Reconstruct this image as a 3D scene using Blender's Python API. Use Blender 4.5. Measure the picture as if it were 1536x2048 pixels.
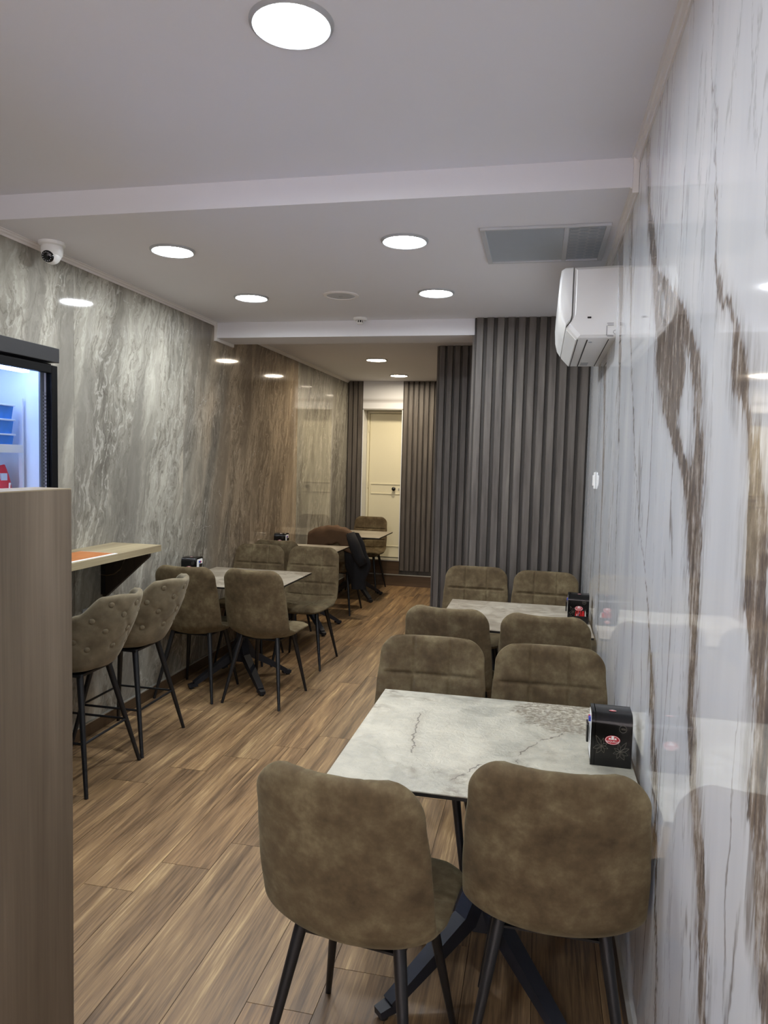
import bpy, bmesh, math, random
from mathutils import Vector, Matrix, noise as mnoise

random.seed(7)
for _o in list(bpy.data.objects):
    bpy.data.objects.remove(_o)
SC = bpy.context.scene
COL = SC.collection
PI = math.pi

# ------------------------------------------------------------------ camera
cam = bpy.data.cameras.new('camera')
cam.sensor_fit = 'HORIZONTAL'
cam.sensor_width = 36.0
cam.lens = 36.0 * 1450.0 / 1536.0
cam.clip_start = 0.02
camo = bpy.data.objects.new('camera', cam)
COL.objects.link(camo)
_R = ((0.97725161, -0.03935115, 0.20840051),
      (0.2105797, 0.06324119, -0.97552896),
      (0.02520869, 0.99722216, 0.07008911))
camo.matrix_world = Matrix.Translation((0, 0, 1.6)) @ Matrix(_R).to_4x4()
SC.camera = camo

# ------------------------------------------------------------------ view and world
SC.view_settings.view_transform = 'Standard'
SC.view_settings.look = 'None'
SC.view_settings.gamma = 1.0
SC.view_settings.use_curve_mapping = False
SC.view_settings.exposure = 1.28
try:
    SC.cycles.use_denoising = True
    SC.cycles.max_bounces = 10
    SC.cycles.diffuse_bounces = 6
    SC.cycles.sample_clamp_indirect = 6.0
except Exception:
    pass
W = bpy.data.worlds.new('world')
SC.world = W
W.use_nodes = True
W.node_tree.nodes['Background'].inputs[0].default_value = (0.88, 0.76, 0.75, 1)
W.node_tree.nodes['Background'].inputs[1].default_value = 1.9

LAMP_NEAR = 70.0      # emission strength of the neutral downlights
LAMP_FAR = 95.0       # emission strength of the warm downlights behind the beam

# ------------------------------------------------------------------ measures (metres)
XL, XR = -2.458, 0.308
YF, YB = -2.2, 9.12
ZC, ZU = 2.615, 2.72
Y1 = 2.835            # step in the ceiling
Y2a, Y2b, Z2 = 5.19, 5.50, 2.50   # beam


def lin(c):
    return tuple(((v / 255.0) / 12.92 if v <= 10 else (((v / 255.0) + 0.055) / 1.055) ** 2.4) for v in c) + (1.0,)


# ------------------------------------------------------------------ node helper
class G:
    def __init__(self, name):
        self.m = bpy.data.materials.new(name)
        self.m.use_nodes = True
        self.t = self.m.node_tree
        self.b = self.t.nodes['Principled BSDF']
        self._tc = None

    def n(self, typ, **kw):
        nd = self.t.nodes.new(typ)
        for k, v in kw.items():
            setattr(nd, k, v)
        return nd

    def put(self, sock, v):
        if v is None:
            return
        if isinstance(v, bpy.types.NodeSocket):
            self.t.links.new(v, sock)
        else:
            if sock.type == 'RGBA' and not isinstance(v, (int, float)) and len(v) == 3:
                v = tuple(v) + (1,)
            sock.default_value = v

    def obj(self):
        if self._tc is None:
            self._tc = self.n('ShaderNodeTexCoord')
        return self._tc.outputs['Object']

    def info(self, out):
        return self.n('ShaderNodeObjectInfo').outputs[out]

    def sep(self, v):
        s = self.n('ShaderNodeSeparateXYZ')
        self.put(s.inputs[0], v)
        return s.outputs

    def comb(self, x, y, z):
        s = self.n('ShaderNodeCombineXYZ')
        for i, v in enumerate((x, y, z)):
            self.put(s.inputs[i], v)
        return s.outputs[0]

    def ma(self, op, a, b=None, c=None, clamp=False):
        s = self.n('ShaderNodeMath', operation=op, use_clamp=clamp)
        for i, v in enumerate((a, b, c)):
            if v is not None:
                self.put(s.inputs[i], v)
        return s.outputs[0]

    def vm(self, op, a, b=None):
        s = self.n('ShaderNodeVectorMath', operation=op)
        self.put(s.inputs[0], a)
        if b is not None:
            self.put(s.inputs[1], b)
        return s.outputs[0]

    def noise(self, v, scale=1, detail=4, rough=0.5, dist=0.0, out=0):
        s = self.n('ShaderNodeTexNoise')
        self.put(s.inputs['Vector'], v)
        s.inputs['Scale'].default_value = scale
        s.inputs['Detail'].default_value = detail
        s.inputs['Roughness'].default_value = rough
        s.inputs['Distortion'].default_value = dist
        return s.outputs[out]

    def voro(self, v, scale=1, feature='DISTANCE_TO_EDGE'):
        s = self.n('ShaderNodeTexVoronoi', feature=feature)
        self.put(s.inputs['Vector'], v)
        s.inputs['Scale'].default_value = scale
        return s.outputs[0]

    def ramp(self, f, stops, interp='LINEAR'):
        s = self.n('ShaderNodeValToRGB')
        s.color_ramp.interpolation = interp
        el = s.color_ramp.elements
        while len(el) < len(stops):
            el.new(0.5)
        for e, (p, c) in zip(el, stops):
            e.position = p
            e.color = c if len(c) == 4 else tuple(c) + (1,)
        self.put(s.inputs[0], f)
        return s.outputs[0]

    def step(self, f, lo, hi, a=0.0, b=1.0):
        s = self.n('ShaderNodeMapRange', interpolation_type='SMOOTHSTEP')
        self.put(s.inputs[0], f)
        for i, v in enumerate((lo, hi, a, b)):
            self.put(s.inputs[i + 1], v)
        return s.outputs[0]

    def mix(self, f, a, b, blend='MIX'):
        s = self.n('ShaderNodeMix', data_type='RGBA', blend_type=blend)
        self.put(s.inputs[0], f)
        self.put(s.inputs[6], a)
        self.put(s.inputs[7], b)
        return s.outputs[2]

    def curve(self, f, pts):
        s = self.n('ShaderNodeFloatCurve')
        cv = s.mapping.curves[0]
        pts = sorted(pts)
        cv.points[0].location = pts[0]
        cv.points[-1].location = pts[-1]
        for p in pts[1:-1]:
            cv.points.new(p[0], p[1])
        s.mapping.update()
        self.put(s.inputs[1], f)
        return s.outputs[0]

    def bump(self, h, strength=0.3, dist=0.01):
        s = self.n('ShaderNodeBump')
        s.inputs['Strength'].default_value = strength
        s.inputs['Distance'].default_value = dist
        self.put(s.inputs['Height'], h)
        self.t.links.new(s.outputs[0], self.b.inputs['Normal'])

    def out(self, col=None, rough=0.5, metal=0.0, spec=None, ior=None, sheen=None, coat=None, emis=None, estr=0.0, trans=None, alpha=None):
        i = self.b.inputs
        self.put(i['Base Color'], col)
        self.put(i['Roughness'], rough)
        i['Metallic'].default_value = metal
        if spec is not None:
            i['Specular IOR Level'].default_value = spec
        if ior is not None:
            i['IOR'].default_value = ior
        if sheen is not None:
            i['Sheen Weight'].default_value = sheen
            i['Sheen Roughness'].default_value = 0.5
        if coat is not None:
            i['Coat Weight'].default_value = coat
        if emis is not None:
            self.put(i['Emission Color'], emis)
            i['Emission Strength'].default_value = estr
        if trans is not None:
            i['Transmission Weight'].default_value = trans
        if alpha is not None:
            i['Alpha'].default_value = alpha
        return self.m


MATS = {}


def simple(name, rgb, rough=0.5, metal=0.0, var=0.06, scale=14.0, **kw):
    """a plain material with a little procedural unevenness"""
    g = G(name)
    c = lin(rgb)
    f = g.noise(g.obj(), scale, 3)
    col = g.mix(f, tuple(max(0, v * (1 - var)) for v in c[:3]), tuple(min(1, v * (1 + var)) for v in c[:3]))
    MATS[name] = g.out(col, rough, metal, **kw)
    return MATS[name]


def emit(name, rgb, strength):
    g = G(name)
    f = g.noise(g.obj(), 6, 2)
    col = g.mix(f, tuple(v * 0.99 for v in rgb), rgb)
    MATS[name] = g.out((0.9, 0.9, 0.9), 0.4, emis=col, estr=strength)
    return MATS[name]


# ------------------------------------------------------------------ materials
simple('ceiling_paint', (226, 226, 230), 0.75, var=0.015, scale=2)
simple('white_trim', (226, 222, 218), 0.5, var=0.02)
simple('white_plastic', (232, 232, 230), 0.32, var=0.015)
simple('vent_grey', (192, 194, 197), 0.4, var=0.03)
simple('grey_plastic', (168, 170, 172), 0.4, var=0.03)
simple('panel_grey', (168, 176, 184), 0.35, var=0.04)
simple('grille_grey', (188, 190, 194), 0.55)
simple('black_metal', (24, 25, 28), 0.42, var=0.15, scale=40)
simple('base_metal', (34, 37, 45), 0.5, var=0.12, scale=40)
simple('black_gloss', (10, 10, 12), 0.16, var=0.1)
simple('black_frame', (8, 8, 9), 0.45, var=0.1, spec=0.15)
simple('header_black', (44, 44, 46), 0.5, var=0.05)
simple('edge_black', (22, 21, 20), 0.5)
simple('paper_white', (236, 236, 234), 0.8, var=0.02)
simple('logo_red', (176, 22, 40), 0.4, var=0.05)
simple('logo_white', (238, 230, 228), 0.5, var=0.02)
simple('gold_line', (96, 90, 78), 0.45, var=0.05)
simple('sachet_red', (196, 24, 30), 0.35, var=0.15, scale=90)
simple('sachet_white', (220, 214, 206), 0.4)
simple('sachet_grey', (120, 130, 150), 0.35)
simple('door_cream', (226, 219, 190), 0.42, var=0.02, scale=4)
simple('liner_white', (226, 232, 240), 0.4, var=0.01)
simple('gasket_grey', (92, 98, 108), 0.6)
simple('tub_blue', (48, 122, 214), 0.4, var=0.4, scale=18)
simple('tub_lid', (205, 222, 244), 0.4)
simple('bag_red', (222, 44, 58), 0.35, var=0.15, scale=12)
simple('lens_black', (9, 8, 12), 0.1)
simple('led_dot', (150, 150, 158), 0.4)
simple('coat_brown', (88, 64, 42), 0.9, var=0.3, scale=9)
simple('coat_dark', (20, 19, 22), 0.9, var=0.4, scale=9)
simple('grout', (66, 52, 40), 0.9)
simple('metal_strip', (190, 188, 180), 0.3, metal=0.6, var=0.03)
simple('screen_print', (196, 120, 62), 0.35, var=0.35, scale=9)
simple('cable_brown', (92, 74, 50), 0.6)
simple('blue_mark', (40, 60, 160), 0.5)
simple('text_grey', (120, 120, 122), 0.5)
simple('shadow_gap', (40, 38, 36), 0.8)
simple('front_frame', (60, 60, 62), 0.4)

# downlights
emit('lamp_neutral', (0.905, 0.955, 1.0), LAMP_NEAR)
emit('lamp_warm', (1.0, 0.86, 0.66), LAMP_FAR)
emit('fridge_light', (0.40, 0.58, 1.0), 7.0)


def mat_ring():
    return MATS['white_trim']


def mat_floor():
    g = G('wood_tile')
    loc = g.info('Location')
    p = g.vm('ADD', g.obj(), g.vm('MULTIPLY', loc, (3.7, 1.9, 0)))
    rnd = g.info('Random')
    x, y, z = g.sep(p)
    q = g.comb(x, g.ma('MULTIPLY', y, 0.06), rnd)
    warp = g.noise(g.comb(g.ma('MULTIPLY', x, 2.0), g.ma('MULTIPLY', y, 0.8), rnd), 2.0, 3)
    q = g.vm('ADD', q, g.comb(g.ma('MULTIPLY', warp, 0.07), 0.0, 0.0))
    broad = g.noise(q, 18, 5, 0.62)
    fine = g.noise(g.comb(x, g.ma('MULTIPLY', y, 0.03), rnd), 120, 4, 0.65)
    t = g.ma('ADD', g.ma('MULTIPLY', broad, 0.60), g.ma('MULTIPLY', fine, 0.40))
    col = g.ramp(t, [(0.32, lin((76, 60, 44))), (0.43, lin((112, 89, 64))), (0.50, lin((138, 111, 80))),
                     (0.57, lin((158, 129, 92))), (0.67, lin((204, 174, 126)))])
    tint = g.ramp(rnd, [(0.0, (0.90, 0.90, 0.91)), (0.5, (1.0, 0.99, 0.98)), (1.0, (1.07, 1.02, 0.97))])
    col = g.mix(1.0, col, tint, 'MULTIPLY')
    g.bump(fine, 0.12, 0.002)
    MATS['wood_tile'] = g.out(col, g.step(fine, 0.3, 0.7, 0.36, 0.5), spec=0.45)


def mat_wood(name, cols, sx=9.0, along='Z', rough=0.5, spec=0.4, fine_s=110):
    g = G(name)
    x, y, z = g.sep(g.vm('ADD', g.obj(), g.vm('MULTIPLY', g.info('Location'), (2.3, 1.7, 1.1))))
    rnd = g.info('Random')
    if along == 'Z':
        a, b, l = x, y, z
    elif along == 'Y':
        a, b, l = x, z, y
    else:
        a, b, l = y, z, x
    a = g.ma('ADD', a, g.ma('MULTIPLY', rnd, 7.0))
    warp = g.ma('MULTIPLY', g.noise(g.comb(a, b, g.ma('MULTIPLY', l, 0.5)), 2.2, 3), 0.10)
    q = g.comb(g.ma('ADD', a, warp), b, g.ma('MULTIPLY', l, 0.07))
    broad = g.noise(q, sx, 4, 0.6)
    fine = g.noise(g.comb(a, b, g.ma('MULTIPLY', l, 0.02)), fine_s, 3, 0.6)
    t = g.ma('ADD', g.ma('MULTIPLY', broad, 0.75), g.ma('MULTIPLY', fine, 0.25))
    n = len(cols)
    col = g.ramp(t, [(0.30 + 0.4 * i / (n - 1), lin(c)) for i, c in enumerate(cols)])
    g.bump(fine, 0.1, 0.002)
    MATS[name] = g.out(col, rough, spec=spec)


def mat_left_marble():
    g = G('grey_marble')
    x, y, z = g.sep(g.obj())
    lx, ly, lz = g.sep(g.info('Location'))
    seed = g.ma('MULTIPLY', ly, 5.3)
    u = g.ma('SUBTRACT', y, g.ma('MULTIPLY', z, 0.20))
    base = g.comb(u, g.ma('MULTIPLY', z, 0.26), seed)
    w1 = g.vm('SUBTRACT', g.noise(g.comb(u, g.ma('MULTIPLY', z, 0.6), seed), 2.2, 3, 0.5, out=1), (0.5, 0.5, 0.5))
    w2 = g.vm('SUBTRACT', g.noise(g.comb(u, g.ma('MULTIPLY', z, 0.7), seed), 9.0, 4, 0.6, out=1), (0.5, 0.5, 0.5))
    q = g.vm('ADD', g.vm('ADD', base, g.vm('MULTIPLY', w1, (0.30, 0.10, 0.0))), g.vm('MULTIPLY', w2, (0.10, 0.07, 0.0)))
    band = g.noise(q, 3.2, 2, 0.5)
    mid = g.noise(q, 11.0, 4, 0.6)
    fine = g.noise(q, 42.0, 4, 0.65)
    t = g.ma('ADD', g.ma('MULTIPLY', band, 0.50), g.ma('ADD', g.ma('MULTIPLY', mid, 0.30), g.ma('MULTIPLY', fine, 0.20)))
    col = g.ramp(t, [(0.33, lin((104, 100, 92))), (0.43, lin((132, 128, 119))), (0.51, lin((156, 152, 141))),
                     (0.59, lin((178, 174, 162))), (0.68, lin((204, 200, 188)))])
    # flowing contour lines, light and dark, where the stone is busy
    busy = g.step(g.noise(g.comb(u, g.ma('MULTIPLY', z, 0.30), seed), 3.0, 3), 0.36, 0.52)
    cont = g.ma('PINGPONG', g.ma('MULTIPLY', g.noise(q, 3.4, 5, 0.58), 13.0), 0.5)
    lt = g.ma('MULTIPLY', g.step(cont, 0.0, 0.16, 1.0, 0.0), busy)
    dk = g.ma('MULTIPLY', g.step(cont, 0.36, 0.5, 0.0, 1.0), busy)
    col = g.mix(g.ma('MULTIPLY', lt, 0.40), col, lin((212, 209, 198)))
    col = g.mix(g.ma('MULTIPLY', dk, 0.50), col, lin((98, 91, 82)))
    calm = g.step(g.noise(g.comb(u, g.ma('MULTIPLY', z, 0.14), seed), 3.4, 2), 0.54, 0.64)
    col = g.mix(g.ma('MULTIPLY', calm, 0.7), col, lin((130, 126, 118)))
    # the stone turns browner along two of the slabs
    yw = g.ma('ADD', g.ma('ADD', y, ly), g.ma('MULTIPLY', g.ma('SUBTRACT', band, 0.5), 1.4))
    brn = g.ma('MULTIPLY', g.step(yw, 4.5, 5.7), g.step(ly, 6.6, 7.0, 1, 0))
    col = g.mix(brn, col, g.mix(1.0, col, (0.96, 0.80, 0.66, 1.0), 'MULTIPLY'))
    col = g.mix(1.0, col, (0.90, 0.90, 0.89, 1.0), 'MULTIPLY')
    cr = g.voro(g.vm('ADD', g.comb(y, g.ma('MULTIPLY', z, 0.8), seed), g.vm('MULTIPLY', w2, (0.25, 0.25, 0))), 2.4)
    cr = g.ma('MULTIPLY', g.step(cr, 0.0, 0.006, 1.0, 0.0), g.step(g.noise(g.comb(y, z, seed), 2.2, 2), 0.54, 0.62))
    col = g.mix(g.ma('MULTIPLY', cr, 0.55), col, lin((214, 210, 200)))
    MATS['grey_marble'] = g.out(col, 0.055, spec=0.5)


def mat_white_marble(name, veins):
    g = G(name)
    x, y, z = g.sep(g.vm('ADD', g.obj(), g.info('Location')))
    k = g.comb(y, g.ma('MULTIPLY', z, 0.55), 3.1)
    wa = g.ma('SUBTRACT', g.noise(k, 5, 5, 0.65), 0.5)
    wb = g.ma('SUBTRACT', g.noise(g.comb(y, g.ma('MULTIPLY', z, 0.22), 9.0), 26, 4, 0.7), 0.5)
    wc = g.ma('SUBTRACT', g.noise(g.comb(y, g.ma('MULTIPLY', z, 0.12), 5.0), 70, 3, 0.7), 0.5)
    ragged = g.ma('ADD', g.ma('MULTIPLY', wa, 0.16), g.ma('ADD', g.ma('MULTIPLY', wb, 0.15), g.ma('MULTIPLY', wc, 0.07)))
    yy = g.ma('ADD', y, ragged)
    streak = g.noise(g.comb(y, g.ma('MULTIPLY', z, 0.07), 1.0), 38, 5, 0.65)
    base = g.ramp(g.noise(g.comb(y, g.ma('MULTIPLY', z, 0.15), 4.0), 4.0, 4, 0.6),
                  [(0.3, lin((214, 216, 220))), (0.55, lin((226, 228, 231))), (0.75, lin((236, 236, 236)))])
    # thin vertical procedural veins
    n1 = g.noise(g.comb(g.ma('ADD', y, g.ma('MULTIPLY', wa, 0.10)), g.ma('MULTIPLY', z, 0.13), 2.0), 2.5, 3, 0.5)
    thin = g.step(g.ma('ABSOLUTE', g.ma('SUBTRACT', n1, 0.5)), 0.0, 0.010, 1.0, 0.0)
    thin = g.ma('MULTIPLY', thin, g.step(streak, 0.35, 0.6))
    col = g.mix(g.ma('MULTIPLY', thin, 0.75), base, lin((112, 100, 90)))
    n2 = g.noise(g.comb(g.ma('ADD', y, g.ma('MULTIPLY', wb, 0.10)), g.ma('MULTIPLY', z, 0.10), 7.0), 5.5, 3, 0.5)
    thin2 = g.step(g.ma('ABSOLUTE', g.ma('SUBTRACT', n2, 0.52)), 0.0, 0.012, 1.0, 0.0)
    col = g.mix(g.ma('MULTIPLY', thin2, 0.35), col, lin((150, 146, 146)))
    vein_in = g.ramp(g.ma('ADD', g.ma('MULTIPLY', streak, 0.65), g.ma('MULTIPLY', g.noise(k, 30, 4, 0.7), 0.35)),
                     [(0.34, lin((58, 50, 46))), (0.44, lin((98, 86, 78))), (0.52, lin((136, 122, 110))), (0.58, lin((184, 176, 168))), (0.66, lin((222, 220, 216)))])
    zf = g.ma('DIVIDE', z, 2.8)
    for pts, wid in veins:
        cy = g.ma('MULTIPLY', g.curve(zf, [(pz / 2.8, py / 5.0) for pz, py in pts]), 5.0)
        ww = g.ma('MULTIPLY', g.curve(zf, [(pz / 2.8, w * 5.0) for pz, w in wid]), 0.28)
        d = g.ma('ABSOLUTE', g.ma('SUBTRACT', yy, cy))
        d = g.ma('SUBTRACT', d, ww)
        mask = g.step(d, -0.010, 0.012, 1.0, 0.0)
        halo = g.step(d, -0.01, 0.085, 0.55, 0.0)
        halo = g.ma('MULTIPLY', halo, g.ma('MULTIPLY', g.step(streak, 0.38, 0.58), g.step(ww, 0.002, 0.02)))
        col = g.mix(halo, col, lin((122, 110, 100)))
        col = g.mix(g.ma('MULTIPLY', mask, 0.93), col, vein_in)
    MATS[name] = g.out(col, 0.04, spec=0.5)


def mat_fabric():
    g = G('olive_suede')
    p = g.vm('ADD', g.obj(), g.vm('MULTIPLY', g.info('Location'), (3.1, 2.3, 1)))
    a = g.noise(p, 9, 5, 0.62)
    b = g.noise(p, 34, 4, 0.6)
    f = g.noise(p, 700, 2, 0.5)
    t = g.ma('ADD', g.ma('MULTIPLY', a, 0.7), g.ma('MULTIPLY', b, 0.3))
    col = g.ramp(t, [(0.32, lin((70, 57, 40))), (0.47, lin((89, 75, 54))), (0.55, lin((101, 88, 65))), (0.68, lin((124, 111, 84)))])
    g.bump(f, 0.08, 0.001)
    MATS['olive_suede'] = g.out(col, 0.85, spec=0.2, sheen=0.30)
    g.b.inputs['Sheen Tint'].default_value = lin((190, 184, 150))


def mat_stool_fabric():
    g = G('taupe_suede')
    p = g.vm('ADD', g.obj(), g.vm('MULTIPLY', g.info('Location'), (3.1, 2.3, 1)))
    a = g.noise(p, 12, 5, 0.6)
    col = g.ramp(a, [(0.3, lin((98, 88, 70))), (0.5, lin((116, 105, 84))), (0.7, lin((134, 123, 101)))])
    g.bump(g.noise(p, 600, 2), 0.08, 0.001)
    MATS['taupe_suede'] = g.out(col, 0.85, spec=0.2, sheen=0.5)
    g.b.inputs['Sheen Tint'].default_value = lin((200, 194, 176))


def mat_stone(name, light, mid, dark, brown, cracks=(), patch=None):
    g = G(name)
    p = g.vm('ADD', g.obj(), g.vm('MULTIPLY', g.info('Location'), (1.3, 1.7, 0)))
    po = g.obj()
    a = g.noise(p, 3.2, 5, 0.6, 0.6)
    b = g.noise(p, 16, 5, 0.65, 0.8)
    t = g.ma('ADD', g.ma('MULTIPLY', a, 0.65), g.ma('MULTIPLY', b, 0.35))
    col = g.ramp(t, [(0.32, lin(dark)), (0.46, lin(mid)), (0.62, lin(light))])
    br = g.step(g.noise(p, 2.1, 4, 0.6, 0.4), 0.56, 0.66)
    br = g.ma('MULTIPLY', br, g.step(g.noise(p, 45, 3, 0.6), 0.38, 0.58))
    col = g.mix(g.ma('MULTIPLY', br, 0.6), col, lin(brown))
    if patch:
        dd = g.vm('SUBTRACT', po, (patch[0], patch[1], 0.748))
        ln = g.n('ShaderNodeVectorMath', operation='LENGTH')
        g.put(ln.inputs[0], dd)
        pm = g.step(g.ma('ADD', ln.outputs['Value'], g.ma('MULTIPLY', g.ma('SUBTRACT', g.noise(p, 11, 4, 0.65), 0.5), 0.22)), patch[2] - 0.02, patch[2] + 0.02, 1, 0)
        pm = g.ma('MULTIPLY', pm, g.step(g.noise(p, 60, 4, 0.7), 0.36, 0.60))
        col = g.mix(g.ma('MULTIPLY', pm, 0.75), col, lin(brown))
    relief = g.noise(p, 34, 5, 0.7, 1.2)
    # slate cracks drawn as wandering lines (start, end) in table coordinates
    x, y, z = g.sep(po)
    wob = g.vm('MULTIPLY', g.vm('SUBTRACT', g.noise(po, 14, 4, 0.6, out=1), (0.5, 0.5, 0.5)), (0.07, 0.07, 0))
    wx, wy, _ = g.sep(g.vm('ADD', po, wob))
    for (x0, y0, x1, y1) in cracks:
        L = math.hypot(x1 - x0, y1 - y0)
        ux, uy = (x1 - x0) / L, (y1 - y0) / L
        along = g.ma('ADD', g.ma('MULTIPLY', g.ma('SUBTRACT', wx, x0), ux), g.ma('MULTIPLY', g.ma('SUBTRACT', wy, y0), uy))
        across = g.ma('ABSOLUTE', g.ma('SUBTRACT', g.ma('MULTIPLY', g.ma('SUBTRACT', wx, x0), uy), g.ma('MULTIPLY', g.ma('SUBTRACT', wy, y0), ux)))
        m = g.ma('MULTIPLY', g.step(across, 0.0010, 0.0028, 1, 0), g.ma('MULTIPLY', g.step(along, 0, 0.02), g.step(along, L - 0.02, L, 1, 0)))
        col = g.mix(g.ma('MULTIPLY', m, 0.85), col, lin((70, 64, 58)))
        soft = g.ma('MULTIPLY', g.step(across, 0.0, 0.03, 0.25, 0), g.ma('MULTIPLY', g.step(along, 0, 0.02), g.step(along, L - 0.02, L, 1, 0)))
        col = g.mix(soft, col, lin((128, 116, 98)))
    g.bump(relief, 0.6, 0.005)
    MATS[name] = g.out(col, g.step(b, 0.3, 0.7, 0.30, 0.48), spec=0.5)


mat_floor()
mat_wood('grey_oak', [(78, 68, 56), (100, 88, 73), (114, 101, 85), (130, 117, 100)], sx=7, along='Z', rough=0.5)
mat_wood('shelf_oak', [(120, 106, 84), (150, 136, 108), (170, 156, 124), (188, 174, 140)], sx=8, along='Y', rough=0.45)
mat_wood('bracket_wood', [(46, 38, 32), (60, 50, 42), (72, 61, 52)], sx=8, along='Z')
mat_wood('slat_wood', [(62, 56, 52), (84, 78, 73), (98, 92, 86), (116, 109, 102)], sx=26, along='Z', rough=0.5, fine_s=260)
mat_wood('slat_backing', [(42, 39, 36), (56, 52, 48), (66, 62, 57)], sx=20, along='Z', rough=0.6)
mat_wood('base_wood', [(60, 46, 34), (84, 66, 48), (104, 83, 62)], sx=12, along='X', rough=0.45)
mat_wood('base_wood_y', [(60, 46, 34), (84, 66, 48), (104, 83, 62)], sx=12, along='Y', rough=0.45)
mat_wood('base_grey_y', [(66, 58, 50), (84, 76, 68), (96, 88, 80)], sx=12, along='Y', rough=0.45)
mat_left_marble()
# veins of the white marble: (height, distance along the wall) and (height, half width)
VEINS = [
    ([(2.78, 2.70), (2.32, 2.42), (2.01, 2.17), (1.83, 2.02), (1.69, 1.87), (1.58, 1.67), (1.44, 1.56), (1.0, 1.48), (0.5, 1.30), (0, 1.2)],
     [(2.78, 0.006), (2.4, 0.03), (2.0, 0.04), (1.83, 0.07), (1.7, 0.05), (1.55, 0.03), (1.3, 0.0), (0, 0.0)]),
    ([(2.78, 2.60), (2.26, 2.38), (2.02, 1.96), (1.88, 1.71), (1.78, 1.60), (1.69, 1.57), (1.59, 1.57), (1.44, 1.55), (1.24, 1.51), (1.06, 1.45), (0.92, 1.36), (0.5, 1.25), (0, 1.1)],
     [(2.78, 0.004), (2.2, 0.012), (2.02, 0.04), (1.85, 0.03), (1.7, 0.026), (1.55, 0.045), (1.4, 0.035), (1.2, 0.022), (1.05, 0.032), (0.9, 0.03), (0.5, 0.02), (0, 0.02)]),
    ([(2.78, 2.3), (2.2, 2.1), (2.0, 2.02), (1.9, 1.94), (1.8, 1.86), (1.7, 1.8), (1.0, 1.75), (0, 1.7)],
     [(2.78, 0.0), (2.1, 0.0), (1.98, 0.06), (1.88, 0.11), (1.78, 0.06), (1.7, 0.0), (0, 0.0)]),
    ([(2.78, 1.72), (2.28, 1.59), (2.06, 1.51), (1.94, 1.45), (1.83, 1.32), (1.76, 1.28), (1.69, 1.23), (1.63, 1.18), (1.56, 1.14), (1.45, 1.12), (1.35, 1.08), (1.27, 1.05), (1.14, 1.05), (1.08, 1.02), (0.8, 0.9), (0, 0.7)],
     [(2.78, 0.002), (2.06, 0.004), (1.94, 0.008), (1.84, 0.012), (1.77, 0.034), (1.69, 0.018), (1.6, 0.018), (1.5, 0.05), (1.4, 0.05), (1.3, 0.03), (1.14, 0.03), (1.05, 0.02), (0, 0.02)]),
    ([(2.78, 3.1), (2.31, 2.94), (2.03, 2.82), (1.5, 2.44), (1.23, 2.12), (1.0, 1.95), (0.8, 1.85), (0.4, 1.7), (0, 1.6)],
     [(2.78, 0.02), (2.4, 0.012), (1.8, 0.005), (1.2, 0.005), (1.0, 0.022), (0.85, 0.03), (0.7, 0.012), (0, 0.01)]),
    ([(2.78, 4.6), (2.5, 4.2), (2.2, 4.0), (1.9, 3.9), (1.6, 3.8), (1.2, 3.75), (0.6, 3.65), (0, 3.5)],
     [(2.78, 0.08), (2.4, 0.10), (2.0, 0.03), (1.5, 0.012), (0, 0.01)]),
    ([(2.78, 3.5), (2.45, 3.35), (2.2, 3.25), (1.7, 3.1), (1.2, 3.0), (0.8, 2.85), (0, 2.6)],
     [(2.78, 0.05), (2.4, 0.05), (2.1, 0.02), (1.7, 0.006), (0, 0.008)]),
]
mat_white_marble('white_marble', VEINS)
mat_fabric()
mat_stool_fabric()
mat_stone('stone_top', (194, 188, 170), (168, 164, 149), (136, 133, 122), (100, 86, 66),
          cracks=[(-0.25, 0.19, -0.21, -0.18), (0.232, 0.131, 0.150, 0.025), (0.150, 0.025, 0.085, -0.11), (0.085, -0.11, 0.092, -0.16), (-0.006, -0.175, -0.055, -0.257), (-0.055, -0.257, -0.093, -0.332)],
          patch=(0.24, 0.29, 0.17))
mat_stone('stone_top_brown', (180, 172, 156), (148, 138, 122), (112, 102, 88), (98, 84, 66))


def mat_glass():
    g = G('fridge_glass')
    f = g.noise(g.obj(), 4, 2)
    MATS['fridge_glass'] = g.out(g.mix(f, (0.97, 0.985, 1.0), (1, 1, 1)), 0.0, ior=1.02, trans=1.0, spec=0.3)


mat_glass()


def mat_dots(name, base, dot):
    g = G(name)
    x, y, z = g.sep(g.obj())
    f = g.ma('FRACT', g.ma('MULTIPLY', z, 75.0))
    m = g.ma('MULTIPLY', g.step(f, 0.45, 0.55), g.step(z, 1.815, 1.83, 1, 0))
    MATS[name] = g.out(g.mix(g.ma('MULTIPLY', m, 0.8), lin(base), lin(dot)), 0.5)


mat_dots('dotted_dark', (70, 76, 92), (140, 148, 168))
mat_dots('dotted_pale', (206, 212, 236), (110, 112, 140))
W_GLASS = G('added_window_glass')
MATS['added_window_glass'] = W_GLASS.out(W_GLASS.mix(W_GLASS.noise(W_GLASS.obj(), 3, 1), (0.98, 0.99, 1), (1, 1, 1)), 0.0, ior=1.02, trans=1.0)


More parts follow.
